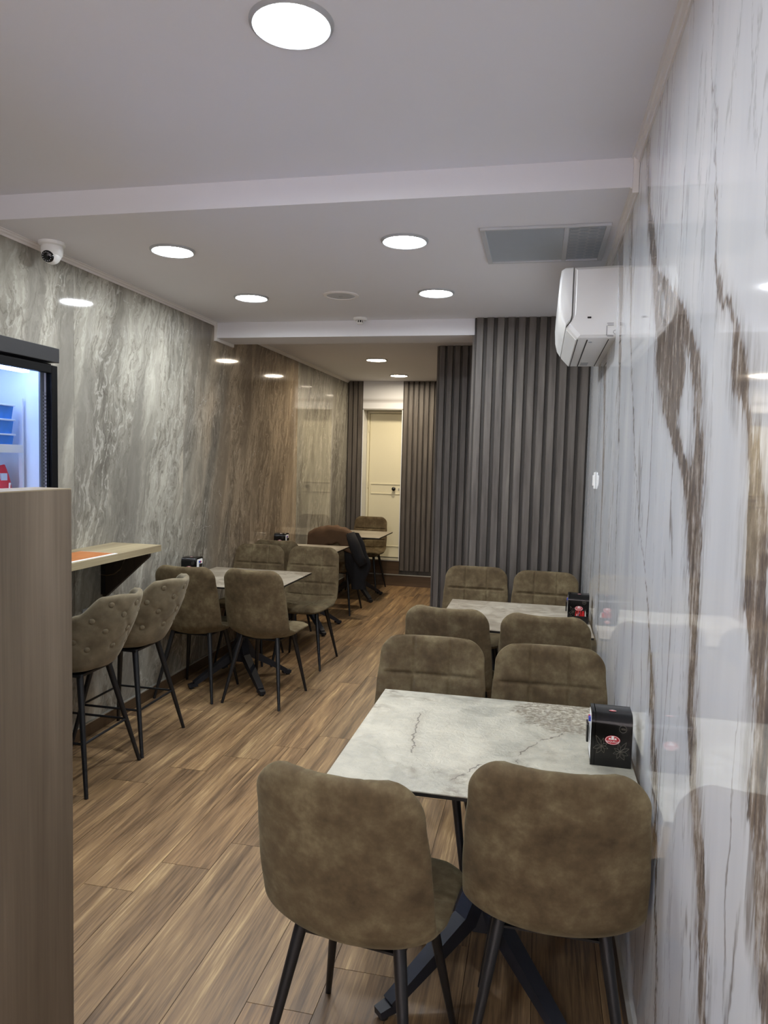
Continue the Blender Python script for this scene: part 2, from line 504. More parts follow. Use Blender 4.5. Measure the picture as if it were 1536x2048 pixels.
# ------------------------------------------------------------------ mesh helpers
class B:
    """collects geometry, then becomes ONE mesh object"""

    def __init__(self):
        self.bm = bmesh.new()

    def box(self, lo, hi, bev=0.0, seg=2):
        r = bmesh.ops.create_cube(self.bm, size=1.0)
        c = [(a + b) / 2 for a, b in zip(lo, hi)]
        s = [abs(b - a) for a, b in zip(lo, hi)]
        for v in r['verts']:
            v.co = Vector((c[0] + v.co.x * s[0], c[1] + v.co.y * s[1], c[2] + v.co.z * s[2]))
        if bev > 0:
            es = list({e for v in r['verts'] for e in v.link_edges})
            bmesh.ops.bevel(self.bm, geom=es, offset=min(bev, min(s) * 0.49), segments=seg, profile=0.6, affect='EDGES')
        return self

    def prism(self, prof, axis, a, b, caps=True):
        """prof: 2D points; axis: extrude axis 0/1/2 from a to b"""
        def P(u, v, w):
            return {0: (w, u, v), 1: (u, w, v), 2: (u, v, w)}[axis]
        A = [self.bm.verts.new(P(u, v, a)) for u, v in prof]
        Bv = [self.bm.verts.new(P(u, v, b)) for u, v in prof]
        n = len(prof)
        for i in range(n):
            j = (i + 1) % n
            self.bm.faces.new((A[i], A[j], Bv[j], Bv[i]))
        if caps:
            self.bm.faces.new(A[::-1])
            self.bm.faces.new(Bv)
        return self

    def lathe(self, prof, n=24, c=(0, 0, 0), close=False):
        """prof: (r, z) from bottom to top, turned about z"""
        rings = []
        for r, z in prof:
            if r < 1e-6:
                rings.append([self.bm.verts.new((c[0], c[1], c[2] + z))])
            else:
                rings.append([self.bm.verts.new((c[0] + r * math.cos(2 * PI * i / n), c[1] + r * math.sin(2 * PI * i / n), c[2] + z)) for i in range(n)])
        for p, q in zip(rings, rings[1:]):
            if len(p) == 1 and len(q) == 1:
                continue
            for i in range(n):
                j = (i + 1) % n
                if len(p) == 1:
                    self.bm.faces.new((p[0], q[j], q[i]))
                elif len(q) == 1:
                    self.bm.faces.new((p[i], p[j], q[0]))
                else:
                    self.bm.faces.new((p[i], p[j], q[j], q[i]))
        return self

    def tube(self, pts, rad, n=10, caps=True, flat=None):
        pts = [Vector(p) for p in pts]
        rad = rad if isinstance(rad, (list, tuple)) else [rad] * len(pts)
        rings = []
        up = Vector((0, 0, 1))
        for i, p in enumerate(pts):
            t = (pts[min(i + 1, len(pts) - 1)] - pts[max(i - 1, 0)]).normalized()
            a = up if abs(t.dot(up)) < 0.95 else Vector((1, 0, 0))
            e1 = t.cross(a).normalized()
            e2 = t.cross(e1).normalized()
            k = flat or (1, 1)
            rings.append([self.bm.verts.new(p + (e1 * math.cos(2 * PI * j / n) * k[0] + e2 * math.sin(2 * PI * j / n) * k[1]) * rad[i]) for j in range(n)])
        for p, q in zip(rings, rings[1:]):
            for i in range(n):
                j = (i + 1) % n
                self.bm.faces.new((p[i], p[j], q[j], q[i]))
        if caps:
            self.bm.faces.new(rings[0][::-1])
            self.bm.faces.new(rings[-1])
        return self

    def bar(self, p, q, w0, h0, w1=None, h1=None):
        """rectangular bar from p to q, width horizontal, height vertical"""
        p, q = Vector(p), Vector(q)
        w1 = w0 if w1 is None else w1
        h1 = h0 if h1 is None else h1
        t = (q - p).normalized()
        s = t.cross(Vector((0, 0, 1))).normalized()
        u = s.cross(t).normalized()
        R = []
        for c, w, h in ((p, w0, h0), (q, w1, h1)):
            R.append([self.bm.verts.new(c + s * (a * w / 2) + u * (b * h / 2)) for a, b in ((-1, -1), (1, -1), (1, 1), (-1, 1))])
        for i in range(4):
            j = (i + 1) % 4
            self.bm.faces.new((R[0][i], R[0][j], R[1][j], R[1][i]))
        self.bm.faces.new(R[0][::-1])
        self.bm.faces.new(R[1])
        return self

    def grid(self, V, nu, nv):
        vs = [self.bm.verts.new(v) for v in V]
        for i in range(nu - 1):
            for j in range(nv - 1):
                try:
                    self.bm.faces.new((vs[i * nv + j], vs[i * nv + j + 1], vs[(i + 1) * nv + j + 1], vs[(i + 1) * nv + j]))
                except ValueError:
                    pass
        return self

    def weld(self, d=1e-5):
        bmesh.ops.remove_doubles(self.bm, verts=self.bm.verts, dist=d)
        return self

    def mesh(self, name, mat, smooth=False, angle=None):
        bmesh.ops.recalc_face_normals(self.bm, faces=self.bm.faces)
        me = bpy.data.meshes.new(name)
        if smooth:
            for f in self.bm.faces:
                f.smooth = True
            if angle is not None:
                for e in self.bm.edges:
                    if len(e.link_faces) == 2 and e.calc_face_angle(0) > angle:
                        e.smooth = False
        self.bm.to_mesh(me)
        self.bm.free()
        if mat:
            me.materials.append(MATS[mat] if isinstance(mat, str) else mat)
        return me

    def build(self, name, mat, parent=None, smooth=False, angle=None, loc=None):
        return link(name, self.mesh(name, mat, smooth, angle), parent, loc)


def link(name, me, parent=None, loc=None, rot=None):
    o = bpy.data.objects.new(name, me)
    COL.objects.link(o)
    if parent is not None:
        o.parent = parent
    if loc is not None:
        o.location = loc
    if rot is not None:
        o.rotation_euler = rot
    return o


def tag(o, label, cat, group=None):
    o['label'] = label
    o['category'] = cat
    if group:
        o['group'] = group
    return o


def thing(name, label, cat, loc=(0, 0, 0), rz=0.0, group=None):
    o = bpy.data.objects.new(name, None)
    COL.objects.link(o)
    o.empty_display_size = 0.1
    o.location = loc
    o.rotation_euler = (0, 0, rz)
    return tag(o, label, cat, group)


def struct(o):
    o['kind'] = 'structure'
    return o


def dup(root, loc, rz, label, group=None):
    r = root.copy()
    COL.objects.link(r)
    r.location = loc
    r.rotation_euler = (0, 0, rz)
    r['label'] = label
    if group:
        r['group'] = group
    for ch in list(root.children):
        c = ch.copy()
        COL.objects.link(c)
        c.parent = r
        for gch in list(ch.children):
            d = gch.copy()
            COL.objects.link(d)
            d.parent = c
    return r


def text_mesh(body, size, mat, name='lettering'):
    cu = bpy.data.curves.new('lettering', 'FONT')
    cu.body = body
    cu.size = size
    cu.align_x = 'CENTER'
    cu.align_y = 'CENTER'
    cu.extrude = 0.0002
    tmp = bpy.data.objects.new('lettering', cu)
    COL.objects.link(tmp)
    bpy.context.view_layer.update()
    me = bpy.data.meshes.new_from_object(tmp.evaluated_get(bpy.context.evaluated_depsgraph_get()))
    bpy.data.objects.remove(tmp)
    me.materials.clear()
    me.materials.append(MATS[mat])
    me.name = name
    return me


def catmull(P, n):
    """n samples along a Catmull-Rom spline, even in arc length"""
    P = [Vector(p) for p in P]
    Q = [P[0] * 2 - P[1]] + P + [P[-1] * 2 - P[-2]]
    fine = []
    for i in range(1, len(Q) - 2):
        for k in range(24):
            t = k / 24
            a, b, c, d = Q[i - 1], Q[i], Q[i + 1], Q[i + 2]
            fine.append(0.5 * ((2 * b) + (c - a) * t + (2 * a - 5 * b + 4 * c - d) * t * t + (3 * b - a - 3 * c + d) * t ** 3))
    fine.append(P[-1])
    L = [0.0]
    for a, b in zip(fine, fine[1:]):
        L.append(L[-1] + (b - a).length)
    return fine, L


def along(fine, L, s):
    s = max(0.0, min(L[-1], s))
    lo, hi = 0, len(L) - 1
    while hi - lo > 1:
        m = (lo + hi) // 2
        if L[m] <= s:
            lo = m
        else:
            hi = m
    t = (s - L[lo]) / max(1e-9, L[hi] - L[lo])
    return fine[lo].lerp(fine[hi], t), (fine[hi] - fine[lo]).normalized()


def interp(x, pts):
    if x <= pts[0][0]:
        return pts[0][1]
    for (a, b), (c, d) in zip(pts, pts[1:]):
        if x <= c:
            t = (x - a) / (c - a)
            t = t * t * (3 - 2 * t)
            return b + (d - b) * t
    return pts[-1][1]


# ================================================================== SETTING
# ---- floor of wood-look planks
floor = struct(B().box((XL - 0.1, YF - 0.1, -0.08), (XR + 0.1, 9.6, -0.0022)).build('floor', 'grout'))
PW, PL, GAP = 0.205, 1.22, 0.0022
_pm = {}


def plank_mesh(w, l):
    key = (round(w, 4), round(l, 4))
    if key not in _pm:
        b = B().box((-w / 2, -l / 2, -0.012), (w / 2, l / 2, 0.0))
        _pm[key] = b.mesh('plank', 'wood_tile')
    return _pm[key]


k0 = int(math.floor((XL + 1.605) / PW)) - 1
for k in range(k0, 12):
    x0 = -1.605 + k * PW
    x1 = x0 + PW
    xa, xb = max(x0, XL), min(x1, XR)
    if xb - xa < 0.02:
        continue
    off = 2.315 + 0.2033 * k
    j0 = int(math.floor((YF - off) / PL))
    for j in range(j0, 8):
        ya, yb = max(off + j * PL, YF), min(off + (j + 1) * PL, YB)
        if yb - ya < 0.03:
            continue
        link('plank', plank_mesh(xb - xa - GAP, yb - ya - GAP), floor, ((xa + xb) / 2, (ya + yb) / 2, 0))

# ---- ceiling with its step, and the beam
ceil_b = B().prism([(YF - 0.1, ZU), (Y1, ZU), (Y1, ZC), (9.6, ZC), (9.6, 2.95), (YF - 0.1, 2.95)], 0, XL - 0.1, XR + 0.1)
ceiling = struct(ceil_b.build('ceiling', 'ceiling_paint'))
beam = struct(B().box((XL, Y2a, Z2), (-0.487, Y2b, ZC + 0.002), 0.004).build('ceiling_beam', 'ceiling_paint'))

# ---- left wall: grey marble slabs 1.22 m wide on a wall
wall_left = struct(B().box((XL - 0.15, YF, 0), (XL - 0.012, 9.6, 2.9)).build('wall_left', 'ceiling_paint'))
jl = [3.48 + 1.22 * k for k in range(-6, 7)]
edges = [YF] + [y for y in jl if YF + 0.1 < y < 9.0] + [YB]
for a, b in zip(edges, edges[1:]):
    c = (a + b) / 2
    B().box((-0.012, -(b - a) / 2 + 0.0008, 0.0), (0.0, (b - a) / 2 - 0.0008, ZU)).build('marble_panel', 'grey_marble', wall_left, loc=(XL, c, 0))

# ---- right wall: white veined marble slabs
wall_right = struct(B().box((XR + 0.012, YF, 0), (XR + 0.15, 6.0, 2.9)).build('wall_right', 'ceiling_paint'))
jr = [1.93 + 1.22 * k for k in range(-4, 4)]
edges = [YF] + [y for y in jr if YF + 0.1 < y < 5.1] + [5.19]
for a, b in zip(edges, edges[1:]):
    c = (a + b) / 2
    B().box((0.0, -(b - a) + 0.0016, 0.0), (0.012, 0.0, ZU)).build('marble_panel', 'white_marble', wall_right, loc=(XR, b - 0.0008, 0))

# ---- fluted cladding
SP, SWD, SDP = 0.068, 0.055, 0.016
_sm = {}


def slat_mesh(h, w=SWD):
    key = (round(h, 3), round(w, 3))
    if key not in _sm:
        e = 0.006
        b = B().prism([(-w / 2, 0.0), (-w / 2 + e, -SDP), (w / 2 - e, -SDP), (w / 2, 0.0)], 2, 0.0, h)
        _sm[key] = b.mesh('slat', 'slat_wood')
    return _sm[key]


def flute(wall, p0, p1, z0, z1):
    """slats from p0 to p1 (xy); they stick out to the right-hand side of the run direction"""
    d = Vector((p1[0] - p0[0], p1[1] - p0[1]))
    L = d.length
    n = max(1, int(L / SP + 0.3))
    a = math.atan2(d.y, d.x)
    for i in range(n):
        s = (i + 0.5) * L / n
        q = Vector(p0) + d * (s / L)
        link('slat', slat_mesh(z1 - z0), wall, (q.x, q.y, z0), (0, 0, a))


block = struct(B().box((-0.485, 5.172, 0), (XR + 0.012, 6.37, ZC)).build('wall_fluted', 'slat_backing'))
flute(block, (-0.485, 5.172), (XR, 5.172), 0.0, ZC - 0.001)
flute(block, (-0.485, 6.35), (-0.485, 5.172), 0.0, Z2 - 0.002)
pillar = struct(B().box((-0.905, 6.372, 0), (XR + 0.012, YB + 0.2, ZC)).build('wall_passage', 'slat_backing'))
flute(pillar, (-0.905, 6.372), (-0.505, 6.372), 0.0, ZC - 0.001)
flute(pillar, (-0.905, YB - 0.03), (-0.905, 6.372), 0.0, ZC - 0.001)

# ---- back wall with the door recess
DX0, DX1, DZ0, DZ1, DY = -2.259, -1.735, 0.327, 2.262, 9.36
wb = B()
wb.box((XL, YB, 0), (DX0, YB + 0.35, ZC))
wb.box((DX1, YB, 0), (-0.905, YB + 0.35, ZC))
wb.box((DX0, YB + 0.012, DZ1), (DX1, YB + 0.35, ZC))
wb.box((DX0, YB + 0.02, 0), (DX1, YB + 0.35, DZ0 - 0.012))
wb.box((DX0, YB + 0.33, DZ0 - 0.012), (DX1, YB + 0.35, DZ1))
wall_back = struct(wb.build('wall_back', 'slat_backing'))
flute(wall_back, (XL + 0.004, YB), (DX0 - 0.004, YB), 0.15, ZC - 0.001)
flute(wall_back, (DX1 + 0.004, YB), (-0.925, YB), 0.2, ZC - 0.001)
B().box((DX0, YB, DZ1), (DX1, YB + 0.012, ZC)).build('marble_panel', 'white_marble', wall_back)
B().box((DX0, YB - 0.004, DZ0), (DX0 + 0.010, YB + 0.33, DZ1)).build('marble_panel', 'white_marble', wall_back)
B().box((DX1 - 0.010, YB - 0.004, DZ0), (DX1, YB + 0.33, DZ1)).build('marble_panel', 'white_marble', wall_back)
B().box((DX0, YB - 0.004, DZ1 - 0.010), (DX1, YB + 0.33, DZ1 + 0.006)).build('lintel_strip', 'metal_strip', wall_back)
B().box((DX0, YB - 0.006, DZ0 - 0.012), (DX1, YB + 0.33, DZ0)).build('sill', 'metal_strip', wall_back)
B().box((DX0, YB, 0.12), (DX1, YB + 0.02, DZ0 - 0.012)).build('riser', 'base_wood', wall_back)
bb = struct(B().box((XL, YB - 0.034, 0), (-0.905, YB, 0.138)).build('baseboard_back', 'base_wood'))
B().box((XL, YB - 0.038, 0.138), (-0.905, YB, 0.146)).build('edge_strip', 'metal_strip', bb)

bl = struct(B().box((XL, YF, 0), (XL + 0.010, YB - 0.034, 0.072)).build('baseboard_left', 'base_wood_y'))
B().box((XL, YF, 0.072), (XL + 0.012, YB - 0.034, 0.079)).build('edge_strip', 'metal_strip', bl)
br = struct(B().box((XR - 0.010, YF, 0), (XR, 5.15, 0.072)).build('baseboard_right', 'base_grey_y'))
B().box((XR - 0.012, YF, 0.072), (XR, 5.15, 0.079)).build('edge_strip', 'metal_strip', br)

# ---- door_1
door = bpy.data.objects.new('door_1', None)
COL.objects.link(door)
struct(door)
x0, x1 = DX0 + 0.012, DX1 - 0.012
fr = B()
fr.box((x0, DY - 0.03, DZ0 + 0.002), (x0 + 0.03, DY + 0.03, DZ1 - 0.012), 0.003)
fr.box((x1 - 0.012, DY - 0.03, DZ0 + 0.002), (x1, DY + 0.03, DZ1 - 0.012), 0.003)
fr.box((x0 + 0.03, DY - 0.03, DZ1 - 0.042), (x1 - 0.012, DY + 0.03, DZ1 - 0.012), 0.003)
fr.build('door_frame', 'door_cream', door)
lx0, lx1 = x0 + 0.034, x1 - 0.016
B().box((lx0, DY - 0.012, DZ0 + 0.008), (lx1, DY + 0.025, DZ1 - 0.046), 0.003).build('door_leaf', 'door_cream', door)
for (za, zb) in ((0.475, 0.487), (1.165, 1.180), (1.292, 1.307)):
    B().box((lx0 + 0.03, DY - 0.022, za), (lx1 - 0.02, DY - 0.011, zb), 0.004).build('door_moulding', 'door_cream', door)
for xa in (lx0 + 0.022, lx1 - 0.032):
    for (za, zb) in ((0.475, 1.180), (1.18, 1.307)):
        if (za > 1):
            B().box((xa, DY - 0.019, za), (xa + 0.010, DY - 0.011, zb), 0.003).build('door_moulding', 'door_cream', door)
kb = B().lathe([(0.0, -0.012), (0.010, -0.011), (0.011, 0.022), (0.021, 0.028), (0.027, 0.042), (0.022, 0.056), (0.0, 0.060)], 20)
kn = kb.build('door_knob', 'black_gloss', door, True)
kn.location = (-1.868, DY - 0.012, 1.238)
kn.rotation_euler = (PI / 2, 0, 0)
B().box((-1.815, DY - 0.016, 1.215), (-1.800, DY - 0.011, 1.250), 0.003).build('keyhole_plate', 'metal_strip', door)
for zz in (2.02, 1.29, 0.62):
    B().tube([(lx0 - 0.006, DY - 0.034, zz - 0.045), (lx0 - 0.006, DY - 0.034, zz + 0.045)], 0.008, 10).build('hinge', 'door_cream', door, True, 0.7)

# ---- front of the shop behind the camera: glazed opening, unseen, added to let in light
wf = B()
wf.box((XL - 0.1, YF - 0.15, 0), (XL + 0.25, YF, 2.9))
wf.box((XR - 0.1, YF - 0.15, 0), (XR + 0.1, YF, 2.9))
wf.box((XL + 0.25, YF - 0.15, 2.35), (XR - 0.1, YF, 2.9))
wf.box((XL + 0.25, YF - 0.15, 0), (XR - 0.1, YF, 0.3))
struct(wf.build('wall_front', 'ceiling_paint'))
win = bpy.data.objects.new('added_window_1', None)
COL.objects.link(win)
struct(win)
for i in range(3):
    xa = XL + 0.25 + i * (XR - 0.1 - XL - 0.25) / 3
    xb = XL + 0.25 + (i + 1) * (XR - 0.1 - XL - 0.25) / 3
    B().box((xa + 0.03, YF - 0.09, 0.33), (xb - 0.03, YF - 0.084, 2.32)).build('added_window_pane', 'added_window_glass', win)
    f = B()
    f.box((xa, YF - 0.11, 0.3), (xa + 0.03, YF - 0.06, 2.35))
    f.box((xb - 0.03, YF - 0.11, 0.3), (xb, YF - 0.06, 2.35))
    f.box((xa + 0.03, YF - 0.11, 0.3), (xb - 0.03, YF - 0.06, 0.33))
    f.box((xa + 0.03, YF - 0.11, 2.32), (xb - 0.03, YF - 0.06, 2.35))
    f.build('added_window_frame', 'front_frame', win)


# ---- crown mouldings
def crown(n, side, ya, yb, z):
    s = 1 if side == 'l' else -1
    x = XL if side == 'l' else XR
    prof = [(x, z), (x, z - 0.026), (x + s * 0.006, z - 0.026), (x + s * 0.008, z - 0.016), (x + s * 0.016, z - 0.012),
            (x + s * 0.020, z - 0.005), (x + s * 0.028, z - 0.004), (x + s * 0.028, z)]
    return struct(B().prism(prof, 1, ya, yb).build('trim_%d' % n, 'white_trim'))


crown(1, 'l', YF, Y1, ZU)
crown(2, 'l', Y1 + 0.001, Y2a - 0.016, ZC)
crown(3, 'l', Y2b, YB - 0.024, ZC)
crown(4, 'r', YF, Y1, ZU)
crown(5, 'r', Y1, 5.15, ZC)
t6 = B()
t6.box((XL, Y2a - 0.016, Z2 - 0.024), (XL + 0.022, Y2a, ZC), 0.003)
t6.box((XL, Y2a, Z2 - 0.024), (XL + 0.022, Y2b, Z2), 0.003)
struct(t6.build('trim_6', 'white_trim'))
struct(B().box((XR - 0.022, Y1 - 0.018, ZC - 0.026), (XR, Y1 - 0.0005, ZU), 0.003).build('trim_7', 'white_trim'))


# ================================================================== CEILING FITTINGS
def downlight(loc, label, mat, group):
    t = thing('ceiling_downlight', label, 'ceiling light', loc, 0, group)
    B().lathe([(0.094, -0.002), (0.096, -0.009), (0.101, -0.011), (0.108, -0.007), (0.110, 0.0), (0.094, 0.0)], 48).build('trim_ring', 'grey_plastic', t, True, 0.9)
    B().lathe([(0.0, -0.0045), (0.094, -0.0045), (0.094, -0.001)], 48).build('diffuser', mat, t)
    return t


GL = 'recessed round downlights'
downlight((-0.672, 1.853, ZU), 'large bright round downlight in the raised ceiling nearest the viewer', 'lamp_neutral', GL)
downlight((-1.823, 3.365, ZC), 'round downlight beside the security camera, left of the two front ones', 'lamp_neutral', GL)
downlight((-0.652, 3.355, ZC), 'round downlight just left of the grey ceiling access panel', 'lamp_neutral', GL)
downlight((-1.834, 4.396, ZC), 'round downlight to the left of the ceiling speaker', 'lamp_neutral', GL)
downlight((-0.652, 4.385, ZC), 'round downlight to the right of the ceiling speaker', 'lamp_neutral', GL)
downlight((-1.652, 7.19, ZC), 'round downlight just beyond the ceiling beam in the back passage', 'lamp_warm', GL)
downlight((-1.677, 8.50, ZC), 'farthest round downlight, close in front of the cream door', 'lamp_warm', GL)
for x, y in ((-1.82, 0.35), (-0.672, 0.35), (-1.82, -1.15), (-0.672, -1.15)):  # unseen lamps added behind the camera to brighten the room
    downlight((x, y, ZU), 'added unseen round downlight in the raised ceiling towards the shop front', 'lamp_neutral', 'added unseen downlights near the shop front')

# speaker
t = thing('ceiling_speaker', 'flat round grey ceiling speaker with a white rim between two downlights', 'speaker', (-1.246, 4.40, ZC))
B().lathe([(0.088, -0.003), (0.090, -0.008), (0.104, -0.008), (0.112, -0.003), (0.113, 0.0), (0.088, 0.0)], 40).build('rim', 'white_trim', t, True, 0.9)
B().lathe([(0.0, -0.006), (0.030, -0.006), (0.088, -0.004), (0.088, -0.001)], 40).build('grille', 'grille_grey', t, True, 0.9)
B().lathe([(0.0, -0.011), (0.012, -0.009), (0.016, -0.0055)], 20).build('centre_badge', 'grey_plastic', t, True)

# smoke detector
t = thing('smoke_detector', 'small white smoke detector on the ceiling in front of the beam', 'smoke detector', (-1.300, 5.105, ZC))
B().lathe([(0.0, -0.018), (0.044, -0.018), (0.050, -0.010), (0.050, 0.0)], 28).build('base', 'white_plastic', t, True, 0.7)
B().lathe([(0.0, -0.044), (0.020, -0.044), (0.025, -0.038), (0.025, -0.034)], 24).build('sensor_cap', 'white_plastic', t, True, 0.7)
B().lathe([(0.021, -0.036), (0.021, -0.017)], 20).build('sensor_core', 'shadow_gap', t, True)
for i in range(8):
    a = 2 * PI * i / 8
    B().box((-0.003, -0.002, -0.036), (0.003, 0.002, -0.017)).build('cage_rib', 'white_plastic', t).location = (0.023 * math.cos(a), 0.023 * math.sin(a), 0)

# security camera
t = thing('security_camera', 'white dome security camera on the ceiling in the upper left', 'security camera', (-2.355, 3.17, ZC))
B().lathe([(0.0, -0.020), (0.050, -0.020), (0.060, -0.014), (0.062, 0.0)], 32).build('mount_base', 'white_plastic', t, True, 0.7)
B().lathe([(0.036, -0.075), (0.048, -0.060), (0.051, -0.040), (0.050, -0.019), (0.0, -0.018)], 32).build('housing', 'white_plastic', t, True, 0.7)
eye = bpy.data.objects.new('eyeball', None)
ball = B()
bmesh.ops.create_uvsphere(ball.bm, u_segments=28, v_segments=18, radius=0.043)
bo = ball.build('eyeball', 'white_plastic', t, True)
bo.location = (0.0, -0.004, -0.062)
bo.rotation_euler = Vector((0.10, -0.92, -0.36)).to_track_quat('Z', 'Y').to_euler()
B().lathe([(0.0, 0.0448), (0.024, 0.0440), (0.028, 0.040), (0.029, 0.030)], 28).build('lens_plate', 'lens_black', bo, True, 0.8)
for i in range(12):
    a = 2 * PI * i / 12
    B().lathe([(0.0, 0.0456), (0.0026, 0.0452), (0.0028, 0.042)], 8, (0.020 * math.cos(a), 0.020 * math.sin(a), 0)).build('infrared_diode', 'led_dot', bo, True)
bpy.data.objects.remove(eye)

# access panel
t = thing('ceiling_access_panel', 'grey rectangular framed access panel in the ceiling above the air conditioner', 'ceiling panel', (-0.022, 3.49, ZC))
hx, hy = 0.275, 0.272
f = B()
for lo, hi in (((-hx, -hy), (hx, -hy + 0.016)), ((-hx, hy - 0.016), (hx, hy)), ((-hx, -hy + 0.016), (-hx + 0.022, hy - 0.016)), ((hx - 0.022, -hy + 0.016), (hx, hy - 0.016))):
    f.box((lo[0], lo[1], -0.012), (hi[0], hi[1], 0.0), 0.003)
f.build('frame', 'vent_grey', t)
B().box((-hx + 0.022, -hy + 0.016, -0.004), (0.082, hy - 0.016, -0.001)).build('blank_sheet', 'panel_grey', t)
B().box((0.082, -hy + 0.016, -0.010), (0.104, hy - 0.016, -0.001), 0.002).build('divider_bar', 'vent_grey', t)
B().box((0.104, -hy + 0.016, -0.003), (hx - 0.022, hy - 0.016, -0.001)).build('filter_sheet', 'panel_grey', t)
hxm = B()
ra = 0.026
for i in range(4):
    for j in range(11):
        cx = 0.126 + i * 0.0405
        cy = -hy + 0.045 + j * 0.0465 + (0.0232 if i % 2 else 0)
        if cy > hy - 0.03:
            continue
        ring = []
        for rr in (ra, ra - 0.004):
            ring.append([hxm.bm.verts.new((cx + rr * math.cos(a * PI / 3), cy + rr * math.sin(a * PI / 3), -0.006)) for a in range(6)])
        for a in range(6):
            hxm.bm.faces.new((ring[0][a], ring[0][(a + 1) % 6], ring[1][(a + 1) % 6], ring[1][a]))
hc = hxm.build('honeycomb_filter', 'vent_grey', t)
hc['kind'] = 'stuff'

# ================================================================== AIR CONDITIONER
ac = thing('air_conditioner', 'white wall-mounted air conditioner with rounded front high on the marble wall', 'air conditioner', (XR, 3.45, 2.16))
Ln, g0 = 0.99, 0.0
fx = lambda x: x - 0.32        # measured x on the wall x = 0.32
fz = lambda z: z - 2.16
body = [(0.0, fz(2.505)), (fx(0.126), fz(2.500)), (fx(0.126), fz(2.27)), (fx(0.118), fz(2.25)), (fx(0.102), fz(2.230)),
        (fx(0.150), fz(2.178)), (0.0, fz(2.178))]
b = B()
rings = []
ys = [0.0, 0.012, 0.03, Ln - 0.03, Ln - 0.012, Ln]
ins = [0.016, 0.004, 0.0, 0.0, 0.004, 0.016]
cxy = (fx(0.22), fz(2.34))
for y, d in zip(ys, ins):
    ring = []
    for (px, pz) in body:
        if px < -0.0005:
            px = px + (d if px < cxy[0] else 0)
        pz2 = pz - d if pz > cxy[1] else pz + d
        ring.append(b.bm.verts.new((px, y, pz2)))
    rings.append(ring)
for p, q in zip(rings, rings[1:]):
    for i in range(len(p)):
        j = (i + 1) % len(p)
        b.bm.faces.new((p[i], p[j], q[j], q[i]))
b.bm.faces.new(rings[0])
b.bm.faces.new(rings[-1][::-1])
b.build('body', 'white_plastic', ac, True, 0.5)
fp = [(fx(0.1235), fz(2.500)), (fx(0.090), fz(2.498)), (fx(0.072), fz(2.486)), (fx(0.066), fz(2.44)), (fx(0.064), fz(2.38)), (fx(0.068), fz(2.31)),
      (fx(0.080), fz(2.262)), (fx(0.099), fz(2.233)), (fx(0.116), fz(2.254)), (fx(0.1235), fz(2.272))]
b = B()
rings = []
c2 = (fx(0.10), fz(2.38))
for y, d in ((0.002, 0.010), (0.008, 0.003), (0.018, 0.0), (Ln - 0.018, 0.0), (Ln - 0.008, 0.003), (Ln - 0.002, 0.010)):
    rings.append([b.bm.verts.new((px + (d if px < c2[0] - 0.015 else 0), y, pz - d * max(-1, min(1, (pz - c2[1]) / 0.1)))) for px, pz in fp])
for p, q in zip(rings, rings[1:]):
    for i in range(len(p)):
        j = (i + 1) % len(p)
        b.bm.faces.new((p[i], p[j], q[j], q[i]))
b.bm.faces.new(rings[0])
b.bm.faces.new(rings[-1][::-1])
b.build('front_panel', 'white_plastic', ac, True, 0.7)
# outlet flap below the front panel and underside details
B().prism([(fx(0.104), fz(2.222)), (fx(0.147), fz(2.176)), (fx(0.150), fz(2.1795)), (fx(0.107), fz(2.2255))], 1, 0.04, Ln - 0.04).build('outlet_flap', 'white_plastic', ac)
B().box((fx(0.154), 0.03, fz(2.1755)), (fx(0.157), Ln - 0.05, fz(2.179))).build('underside_slot', 'shadow_gap', ac)
B().box((fx(0.196), 0.04, fz(2.1755)), (fx(0.201), Ln - 0.04, fz(2.179))).build('underside_slot', 'shadow_gap', ac)
B().box((fx(0.290), 0.03, fz(2.1755)), (fx(0.293), Ln - 0.05, fz(2.179))).build('underside_slot', 'shadow_gap', ac)
B().lathe([(0, 0), (0.008, 0), (0.008, 0.003), (0, 0.003)], 16).build('screw_cap', 'grey_plastic', ac, loc=(fx(0.216), 0.10, fz(2.1750)))
B().box((fx(0.21), 0.80, fz(2.1765)), (fx(0.25), 0.92, fz(2.179))).build('rating_label', 'grey_plastic', ac)
B().box((-0.127, -0.0015, 0.1065), (-0.109, 0.004, 0.1155), 0.003).build('screw_hole', 'lens_black', ac)
mk = B()
for (xa, za, xb, zb) in ((-0.040, 0.032, -0.040, 0.072), (-0.036, 0.076, -0.012, 0.076), (-0.036, 0.028, -0.012, 0.028), (-0.038, 0.084, -0.012, 0.084)):
    w = 0.0013
    mk.box((min(xa, xb) - w, -0.0012, min(za, zb) - w), (max(xa, xb) + w, 0.003, max(za, zb) + w))
mk.build('knockout_outline', 'text_grey', ac)
mk = B()
mk.tube([(-0.0012 + 0.010 * math.cos(a), 0.0, 0.045 + 0.0085 * math.sin(a)) for a in [PI / 2 + PI * i / 16 for i in range(17)]], 0.0011, 6, False)
mk.build('knockout_centre', 'text_grey', ac)

# wall socket / switch on the right wall
t = thing('wall_switch', 'small white switch plate on the white marble wall below the air conditioner', 'switch', (XR, 4.27, 1.52))
B().box((-0.010, -0.030, -0.047), (0.0, 0.030, 0.047), 0.004).build('cover_plate', 'white_plastic', t)
for k in (-1, 0, 1):
    B().box((-0.016, -0.022 + 0.0148 * (k + 1), -0.030), (-0.009, -0.022 + 0.0148 * (k + 1) + 0.013, 0.030), 0.003).build('rocker', 'white_plastic', t)

